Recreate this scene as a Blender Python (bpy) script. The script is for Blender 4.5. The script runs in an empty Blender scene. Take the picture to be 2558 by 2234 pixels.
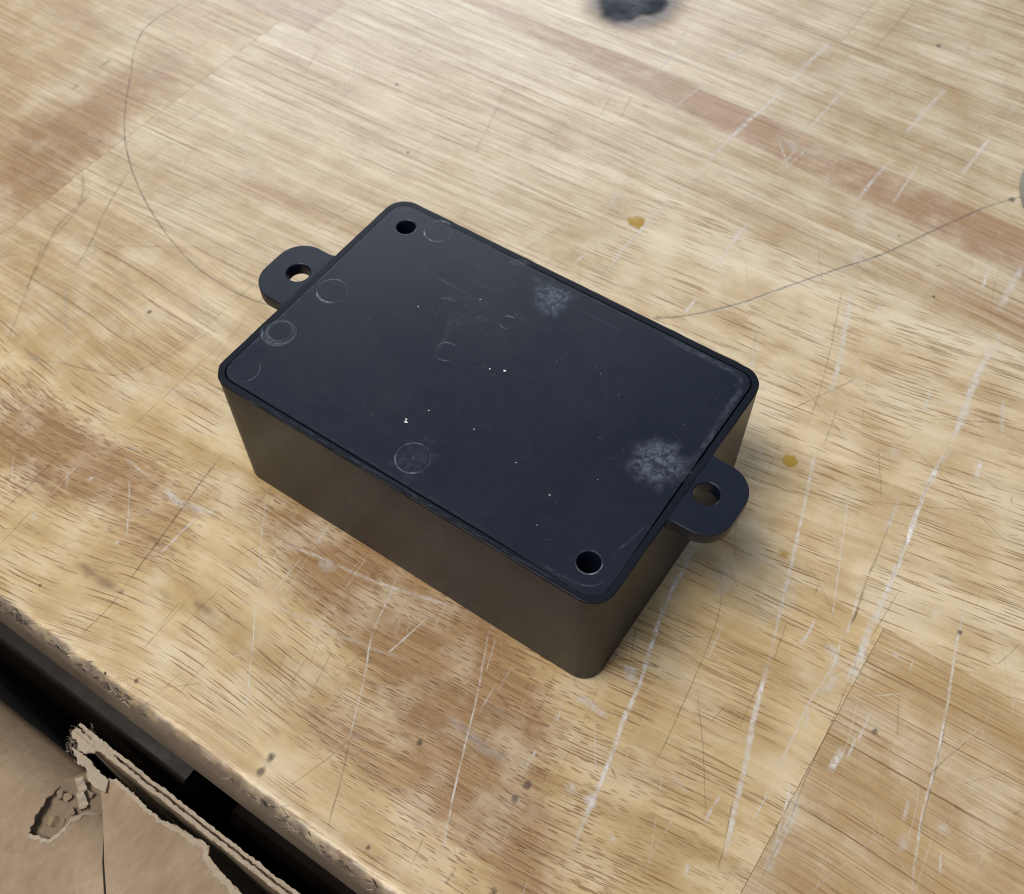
import bpy, bmesh, math, random
import numpy as np
from mathutils import Vector, Matrix, noise as mnoise
from mathutils.geometry import delaunay_2d_cdt

random.seed(7)
MM = 0.001
scene = bpy.context.scene
COL = scene.collection

# ------------------------------------------------------------------ camera
CAM = (114.89, -69.263, 186.14)                     # mm; box corner at the origin, bench top at z = 0
RX = (0.82431085, 0.56610638, -0.00593222)
RY = (0.46411944, -0.68173333, -0.56553763)
RZ = (-0.32419865, 0.46342555, -0.82470116)
cd = bpy.data.cameras.new("camera")
cam = bpy.data.objects.new("camera", cd); COL.objects.link(cam)
cam.matrix_world = Matrix(((RX[0], -RY[0], -RZ[0], CAM[0]*MM), (RX[1], -RY[1], -RZ[1], CAM[1]*MM),
                           (RX[2], -RY[2], -RZ[2], CAM[2]*MM), (0, 0, 0, 1)))
cd.sensor_width = 36.0
cd.lens = 2754.04/2558*36.0
cd.clip_start = 0.01; cd.clip_end = 50
cd.dof.use_dof = True
cd.dof.focus_distance = 0.192
cd.dof.aperture_fstop = 34.0
scene.camera = cam
scene.cycles.filter_width = 1.1

# ------------------------------------------------------------------ world and lamps
w = bpy.data.worlds.new("World"); scene.world = w; w.use_nodes = True
bg = w.node_tree.nodes["Background"]
bg.inputs[0].default_value = (0.60, 0.76, 1.0, 1); bg.inputs[1].default_value = 0.25
def area(name, loc, target, sx, sy, power, color):
    l = bpy.data.lights.new(name, 'AREA'); l.shape = 'RECTANGLE'; l.size = sx; l.size_y = sy
    l.energy = power; l.color = color
    o = bpy.data.objects.new(name, l); COL.objects.link(o); o.location = loc
    o.rotation_euler = (Vector(target)-Vector(loc)).to_track_quat('-Z', 'Y').to_euler()
    return o
area("ceiling_and_fill_lamp", (-0.34, -0.50, 1.62), (0.04, 0.03, 0), 0.9, 0.4, 31.0, (1.0, 0.942, 0.84))
area("ceiling_and_fill_lamp", (0.85, -0.15, 1.45), (0.04, 0.03, 0), 0.7, 0.5, 2.0, (1.0, 0.95, 0.87))  # weak fill added to lighten the right side of the box
area("ceiling_and_fill_lamp", (-1.15, 1.50, 0.98), (0.02, 0.08, 0), 1.3, 0.7, 21.0, (0.84, 0.92, 1.0))  # low unseen lamp added for bluish sheen on far bench and lid
vs = scene.view_settings
vs.view_transform = 'Standard'; vs.look = 'None'; vs.exposure = 0.0; vs.gamma = 1.0; vs.use_curve_mapping = False

# ------------------------------------------------------------------ helpers
def tag(o, label=None, cat=None, group=None, kind=None):
    if label: o['label'] = label
    if cat: o['category'] = cat
    if group: o['group'] = group
    if kind: o['kind'] = kind
    return o
def empty(name, loc=(0, 0, 0)):
    o = bpy.data.objects.new(name, None); COL.objects.link(o); o.location = loc
    o.empty_display_size = 0.02
    return o
def link(name, me, mat, parent=None, smooth=False):
    o = bpy.data.objects.new(name, me); COL.objects.link(o)
    if mat: me.materials.append(mat)
    if parent: o.parent = parent
    if smooth: me.polygons.foreach_set('use_smooth', [True]*len(me.polygons))
    return o
def mesh(name, verts, faces, mat, parent=None, smooth=False, attrs=None):
    me = bpy.data.meshes.new(name)
    me.from_pydata([(x*MM, y*MM, z*MM) for x, y, z in verts], [], faces); me.update()
    for k, vals in (attrs or {}).items():
        a = me.attributes.new(k, 'FLOAT', 'POINT'); a.data.foreach_set('value', np.asarray(vals, dtype=np.float32))
    return link(name, me, mat, parent, smooth)
def frombm(name, bm, mat, parent=None, smooth=False):
    bmesh.ops.recalc_face_normals(bm, faces=bm.faces)
    for v in bm.verts: v.co *= MM
    me = bpy.data.meshes.new(name); bm.to_mesh(me); bm.free()
    return link(name, me, mat, parent, smooth)
def bevel(o, wdt, seg=2, ang=40):
    m = o.modifiers.new('bevel', 'BEVEL'); m.width = wdt*MM; m.segments = seg; m.limit_method = 'ANGLE'
    m.angle_limit = math.radians(ang); m.harden_normals = False
    return o
def fbm(x, y, s, seed=0.0, oct=3):
    return mnoise.fractal(Vector((x/s, y/s, seed)), 1.0, 2.0, oct)

class NT:
    """small node-tree builder"""
    def __init__(self, name):
        self.m = bpy.data.materials.new(name); self.m.use_nodes = True
        self.t = self.m.node_tree; self.n = self.t.nodes; self.l = self.t.links
        self.p = self.n["Principled BSDF"]; self.out = self.n["Material Output"]
    def new(self, t, **kw):
        n = self.n.new(t)
        for k, v in kw.items(): setattr(n, k, v)
        return n
    def put(self, s, v):
        if isinstance(v, bpy.types.NodeSocket): self.l.new(v, s)
        elif isinstance(v, (tuple, list)) and s.type == 'RGBA' and len(v) == 3: s.default_value = (*v, 1)
        else: s.default_value = v
    def math(self, op, a, b=0.0, c=0.0, clamp=False):
        n = self.new('ShaderNodeMath', operation=op, use_clamp=clamp)
        for i, v in enumerate((a, b, c)): self.put(n.inputs[i], v)
        return n.outputs[0]
    def mix(self, f, a, b, mode='MIX'):
        n = self.new('ShaderNodeMix', data_type='RGBA', blend_type=mode, clamp_factor=True)
        self.put(n.inputs[0], f); self.put(n.inputs[6], a); self.put(n.inputs[7], b)
        return n.outputs[2]
    def smooth(self, v, lo, hi, a=0.0, b=1.0):
        n = self.new('ShaderNodeMapRange', interpolation_type='SMOOTHSTEP')
        self.put(n.inputs[0], v)
        for i, q in enumerate((lo, hi, a, b)): self.put(n.inputs[i+1], q)
        return n.outputs[0]
    def scale(self, v, s, loc=(0, 0, 0)):
        n = self.new('ShaderNodeMapping'); self.put(n.inputs[0], v); n.inputs[3].default_value = s; n.inputs[1].default_value = loc
        return n.outputs[0]
    def noise(self, v, sc=1.0, det=2.0, rough=0.5, dist=0.0):
        n = self.new('ShaderNodeTexNoise'); self.put(n.inputs['Vector'], v); n.inputs['Scale'].default_value = sc
        n.inputs['Detail'].default_value = det; n.inputs['Roughness'].default_value = rough; n.inputs['Distortion'].default_value = dist
        return n.outputs[0]
    def vor(self, v):
        n = self.new('ShaderNodeTexVoronoi'); n.voronoi_dimensions = '2D'; self.put(n.inputs['Vector'], v); n.inputs['Scale'].default_value = 1.0
        s = self.new('ShaderNodeSeparateColor'); self.l.new(n.outputs['Color'], s.inputs[0])
        return n.outputs['Distance'], s.outputs[0], s.outputs[1]
    def attr(self, name):
        return self.new('ShaderNodeAttribute', attribute_name=name).outputs['Fac']
    def obj(self):
        return self.new('ShaderNodeTexCoord').outputs['Object']
    def bump(self, h, strength=0.2, dist=0.0002):
        n = self.new('ShaderNodeBump'); self.put(n.inputs['Height'], h); n.inputs['Strength'].default_value = strength
        n.inputs['Distance'].default_value = dist
        self.l.new(n.outputs[0], self.p.inputs['Normal'])
    def set(self, **kw):
        names = dict(color='Base Color', rough='Roughness', metal='Metallic', spec='Specular IOR Level', coat='Coat Weight', coatr='Coat Roughness')
        for k, v in kw.items(): self.put(self.p.inputs[names[k]], v)
    def alpha(self, fac):
        tr = self.new('ShaderNodeBsdfTransparent'); mx = self.new('ShaderNodeMixShader')
        self.put(mx.inputs[0], fac); self.l.new(tr.outputs[0], mx.inputs[1]); self.l.new(self.p.outputs[0], mx.inputs[2])
        self.l.new(mx.outputs[0], self.out.inputs['Surface'])

# ------------------------------------------------------------------ materials
def wood_material():
    k = NT('worn_wood')
    uv = k.new('ShaderNodeUVMap', uv_map='grain').outputs[0]
    S = lambda a, b, o=0.0: k.scale(uv, (a, b, 1), (o, o*1.7, 0))
    heart, pink, line, grime_shade, dens, scorch, stain, tone, pale_sheen = [k.attr(n) for n in ('heart', 'pink', 'line', 'grime_shade', 'dens', 'scorch', 'stain', 'tone', 'pale_sheen')]
    ob = k.obj()
    band = k.noise(S(.010, .20), det=4, rough=.6)
    band2 = k.noise(S(.018, .75, 3.1), det=3, rough=.6)
    fib = k.noise(S(.14, 5.0, 7.7), det=3, rough=.65)
    cloud = k.noise(k.scale(ob, (70, 70, 70)), det=4, rough=.6)
    brk = k.noise(S(.05, .8, 5.0), det=5, rough=.72)
    # base tones
    pale = k.mix(k.smooth(band, .30, .70), (.415, .288, .135), (.595, .455, .262))
    pale = k.mix(k.math('MULTIPLY', pale_sheen, .85), pale, k.mix(k.smooth(band, .30, .70), (.47, .395, .28), (.70, .635, .52)))
    pale = k.mix(k.math('MULTIPLY', k.smooth(band2, .38, .70, 0, .8), k.math('ADD', k.math('MULTIPLY', line, .8), .15)), pale, (.41, .295, .165))
    h = k.smooth(k.math('ADD', heart, k.math('MULTIPLY', k.math('SUBTRACT', brk, .5), 1.7)), .22, .85)
    hc = k.mix(k.smooth(band2, .35, .65), (.255, .145, .066), (.36, .225, .115))
    col = k.mix(h, pale, hc)
    pk = k.smooth(k.math('ADD', pink, k.math('MULTIPLY', k.math('SUBTRACT', band2, .5), 1.5)), .2, .95)
    col = k.mix(k.math('MULTIPLY', pk, .85), col, (.33, .20, .125))
    col = k.mix(k.math('MULTIPLY', tone, .8), col, (.335, .215, .115))
    # large soft wear clouds, grey with handling
    col = k.mix(k.smooth(cloud, .44, .70, 0, .5), col, (.64, .56, .43))
    col = k.mix(k.smooth(cloud, .52, .28, 0, .42), col, (.345, .225, .105))
    # fibre contrast
    col = k.mix(k.math('ADD', k.math('MULTIPLY', line, .4), .6), col, k.mix(1.0, col, k.mix(fib, (.62, .60, .55), (1.24, 1.25, 1.27)), 'MULTIPLY'))
    # pores: dashes (short), long lines, fine dense flecks
    warp = k.noise(S(.11, .9, 1.3), det=2)
    def off(v, s):
        n = k.new('ShaderNodeVectorMath', operation='ADD'); c = k.new('ShaderNodeCombineXYZ')
        k.put(c.inputs[1], k.math('MULTIPLY', k.math('SUBTRACT', warp, .5), s)); k.l.new(v, n.inputs[0]); k.l.new(c.outputs[0], n.inputs[1])
        return n.outputs[0]
    patch = k.noise(S(.022, .13, 9.0), det=3)
    dA, rA, qA = k.vor(off(S(.056, 1.9), 1.1))
    dash = k.math('MULTIPLY', k.smooth(k.math('DIVIDE', dA, k.math('ADD', k.math('MULTIPLY', qA, .26), .15)), 1.0, .55), k.smooth(k.math('ADD', rA, k.math('MULTIPLY', k.math('SUBTRACT', patch, .5), 2.6)), .40, .65))
    dA2, rA2, qA2 = k.vor(off(S(.095, 1.7, 12.0), 1.0))
    dash = k.math('MAXIMUM', dash, k.math('MULTIPLY', k.math('MULTIPLY', k.smooth(k.math('DIVIDE', dA2, k.math('ADD', k.math('MULTIPLY', qA2, .22), .13)), 1.0, .5), k.smooth(k.math('ADD', rA2, k.math('MULTIPLY', k.math('SUBTRACT', patch, .5), 1.4)), .46, .72)), .7))
    dash = k.math('MULTIPLY', dash, k.smooth(k.math('SUBTRACT', 1.0, line), .05, .7, .28, 1.0))
    dB, rB, qB = k.vor(off(S(.030, 1.0, 2.0), .8))
    lng = k.math('MULTIPLY', k.smooth(dB, .34, .05), k.smooth(rB, .15, .7))
    dB3, rB3, qB3 = k.vor(off(S(.016, .42, 15.0), .6))
    lng = k.math('MAXIMUM', lng, k.math('MULTIPLY', k.math('MULTIPLY', k.smooth(dB3, .40, .03), k.smooth(rB3, .3, .8)), .55))
    dB2, rB2, qB2 = k.vor(off(S(.050, 2.3, 6.0), .8))
    lng = k.math('MAXIMUM', lng, k.math('MULTIPLY', k.math('MULTIPLY', k.smooth(dB2, .36, .05), k.smooth(rB2, .25, .75)), .8))
    s1 = k.noise(S(.011, 1.5, 21.0), det=6, rough=.72, dist=.15); s2 = k.noise(S(.030, 3.2, 33.0), det=5, rough=.7, dist=.1)
    lng = k.math('MULTIPLY', lng, .55)
    lng = k.math('MAXIMUM', lng, k.math('MULTIPLY', k.smooth(s1, .555, .625), 1.0))
    lng = k.math('MAXIMUM', lng, k.math('MULTIPLY', k.smooth(s2, .575, .66), .75))
    lng = k.math('MULTIPLY', lng, k.smooth(k.math('ADD', line, k.math('MULTIPLY', k.math('SUBTRACT', patch, .5), 1.0)), .05, .8))
    dC, rC, qC = k.vor(off(S(.27, 1.75, 4.0), .6))
    fine = k.math('MULTIPLY', k.smooth(k.math('DIVIDE', dC, k.math('ADD', k.math('MULTIPLY', qC, .22), .18)), 1.0, .5), k.smooth(rC, .1, .45))
    fine = k.math('MULTIPLY', fine, k.smooth(dens, .15, .75))
    brkup = k.smooth(k.noise(S(.6, 3.0, 8.0), det=3), .25, .6, .6, 1.0)
    pore = k.math('MAXIMUM', k.math('MULTIPLY', dash, .92), k.math('MAXIMUM', k.math('MULTIPLY', lng, .95), k.math('MULTIPLY', fine, .85)))
    pore = k.math('MULTIPLY', pore, brkup)
    pc = k.mix(qA, (.115, .052, .018), (.225, .112, .042))
    col = k.mix(k.math('MULTIPLY', pore, .92), col, pc)
    # soft halo beside pores
    dH, rH, qH = k.vor(off(S(.11, .55, 1.0), .5))
    col = k.mix(k.math('MULTIPLY', k.math('MULTIPLY', k.smooth(dH, .5, .1), k.smooth(rH, .55, .9)), .16), col, (.34, .20, .085))
    # stains, scorch, grime and painted shade of the edge
    sb = k.noise(k.scale(ob, (260, 260, 260)), det=4, rough=.7)
    st = k.smooth(k.math('ADD', stain, k.math('MULTIPLY', k.math('SUBTRACT', sb, .5), .7)), .25, .9, 0, .75)
    col = k.mix(st, col, (.135, .082, .048))
    sc_ = k.smooth(k.math('ADD', scorch, k.math('MULTIPLY', k.math('SUBTRACT', sb, .5), .5)), .1, .95, 0, .9)
    col = k.mix(sc_, col, k.mix(scorch, (.36, .20, .06), (.05, .028, .018)))
    gr = k.smooth(k.math('ADD', grime_shade, k.math('MULTIPLY', k.math('SUBTRACT', sb, .5), .9)), .2, .75, 0, .9)
    col = k.mix(gr, col, k.mix(fib, (.080, .058, .046), (.20, .152, .122)))
    # pale scuffing, mm-scale
    sc = k.noise(k.scale(ob, (900, 900, 900)), det=3, rough=.7)
    col = k.mix(k.smooth(sc, .60, .78, 0, .18), col, (.66, .60, .50))
    k.set(color=col, spec=.42)
    k.set(rough=k.smooth(k.math('ADD', k.math('MULTIPLY', cloud, .6), k.math('MULTIPLY', sc, .4)), .3, .75, .26, .46))
    hgt = k.math('SUBTRACT', k.math('ADD', k.math('MULTIPLY', fib, .35), k.math('MULTIPLY', sc, .5)), pore)
    k.bump(hgt, .22, .00012)
    return k.m

def plastic_material(name, base, rlo, rhi, spec=.46):
    k = NT(name); ob = k.obj()
    n1 = k.noise(k.scale(ob, (60, 60, 60)), det=3); n2 = k.noise(k.scale(ob, (2600, 2600, 2600)), det=2)
    n3 = k.noise(k.scale(ob, (500, 500, 500)), det=4, rough=.7)
    k.set(color=k.mix(k.smooth(n3, .5, .85, 0, .35), base, tuple(c*1.6 for c in base)), spec=spec)
    k.set(rough=k.smooth(k.math('ADD', k.math('MULTIPLY', n1, .5), k.math('MULTIPLY', n3, .5)), .3, .7, rlo, rhi))
    k.bump(k.math('ADD', n2, k.math('MULTIPLY', n3, .6)), .05, .00008)
    return k.m

def decal_material(name, color, rough=.6, freq=900, lo=.30, hi=.62, stretch=(1, 1, 1), gain=1.0, patchy=False):
    k = NT(name); ob = k.obj()
    n = k.noise(k.scale(ob, tuple(freq*s for s in stretch)), det=4, rough=.7)
    k.set(color=color, rough=rough, spec=.3)
    a = k.math('MULTIPLY', k.attr('alpha'), k.smooth(n, lo, hi, .12, 1.0))
    if patchy: a = k.math('MULTIPLY', a, k.smooth(k.noise(k.scale(ob, (620, 620, 620)), det=5, rough=.7, dist=.6), .36, .62, .15, 1.0))
    k.alpha(k.math('MULTIPLY', a, gain, clamp=True))
    return k.m

def card_material():
    k = NT('kraft_card'); ob = k.obj()
    a = k.noise(k.scale(ob, (45, 45, 45)), det=4, rough=.6); b = k.noise(k.scale(ob, (700, 250, 700)), det=4, rough=.7)
    c = k.noise(k.scale(ob, (2200, 2200, 2200)), det=2)
    col = k.mix(k.smooth(a, .3, .7), (.285, .205, .138), (.385, .292, .21))
    col = k.mix(k.smooth(b, .3, .75), k.mix(1.0, col, (.84, .82, .80), 'MULTIPLY'), col)
    col = k.mix(k.smooth(c, .68, .8, 0, .5), col, (.10, .06, .035))
    k.set(color=col, rough=.85, spec=.2); k.bump(k.math('ADD', b, c), .12, .0002)
    return k.m
def simple(name, color, rough=.6, metal=0.0, spec=.4, var=.25, freq=300, bump=.1):
    k = NT(name); ob = k.obj(); n = k.noise(k.scale(ob, (freq,)*3), det=4, rough=.65)
    k.set(color=k.mix(n, tuple(c*(1-var) for c in color), tuple(min(1, c*(1+var)) for c in color)), rough=k.smooth(n, .3, .7, rough*.85, min(1, rough*1.15)), metal=metal, spec=spec)
    if bump: k.bump(n, bump, .0002)
    return k.m

M_WOOD = wood_material()
M_BLACK = plastic_material('black_plastic', (.0036, .0049, .0098), .36, .42, .17)
M_LID = plastic_material('black_plastic_blue_sheen', (.0028, .0054, .0140), .33, .39, .34)  # same plastic as the body, bluish ceiling reflection put into its base colour
M_SCRW = decal_material('pale_scratch', (.74, .70, .66), .6, 700)
M_SCRD = decal_material('dark_scratch', (.085, .068, .055), .7, 900, .25, .6)
M_SCRY = decal_material('yellow_scratch', (.60, .44, .22), .6, 700)
M_SCRV = decal_material('grey_rub', (.50, .46, .455), .6, 600)
M_PENCIL = decal_material('pencil_graphite', (.13, .12, .125), .5, 1500, .28, .58)
M_SCUFF = decal_material('plastic_scuff', (.072, .085, .115), .5, 3600, .12, .88, (1, .4, 1), 1.7, True)
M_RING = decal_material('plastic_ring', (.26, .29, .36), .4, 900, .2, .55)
M_CARD = card_material()
M_CARDTORN = simple('torn_card', (.36, .295, .225), .9, var=.35, freq=900, bump=.4)
M_CARDIN = simple('card_inside', (.26, .19, .115), .9, var=.25, freq=300)
M_CARDPIT = simple('card_pit', (.20, .145, .10), .9, var=.4, freq=500)
M_STEEL = simple('painted_steel', (.012, .0085, .0072), .45, .0, .12, .25, 200, .05)
M_GREY = simple('grey_metal', (.36, .36, .37), .45, .6, .5, .12, 150, .05)
M_DARK = simple('dark_floor', (.03, .028, .026), .8)
M_GLUE = simple('amber_glue', (.42, .27, .05), .35, var=.18, freq=600)
M_HOLE = simple('dark_dent', (.075, .062, .06), .7, var=.5, freq=900)
M_FIBRE = simple('dark_splinter', (.085, .062, .05), .8, var=.6, freq=500)
M_FIBREL = simple('pale_splinter', (.42, .34, .25), .8, var=.4, freq=500)
M_DUST = simple('white_dust', (.75, .76, .74), .7, var=.1)

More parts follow.
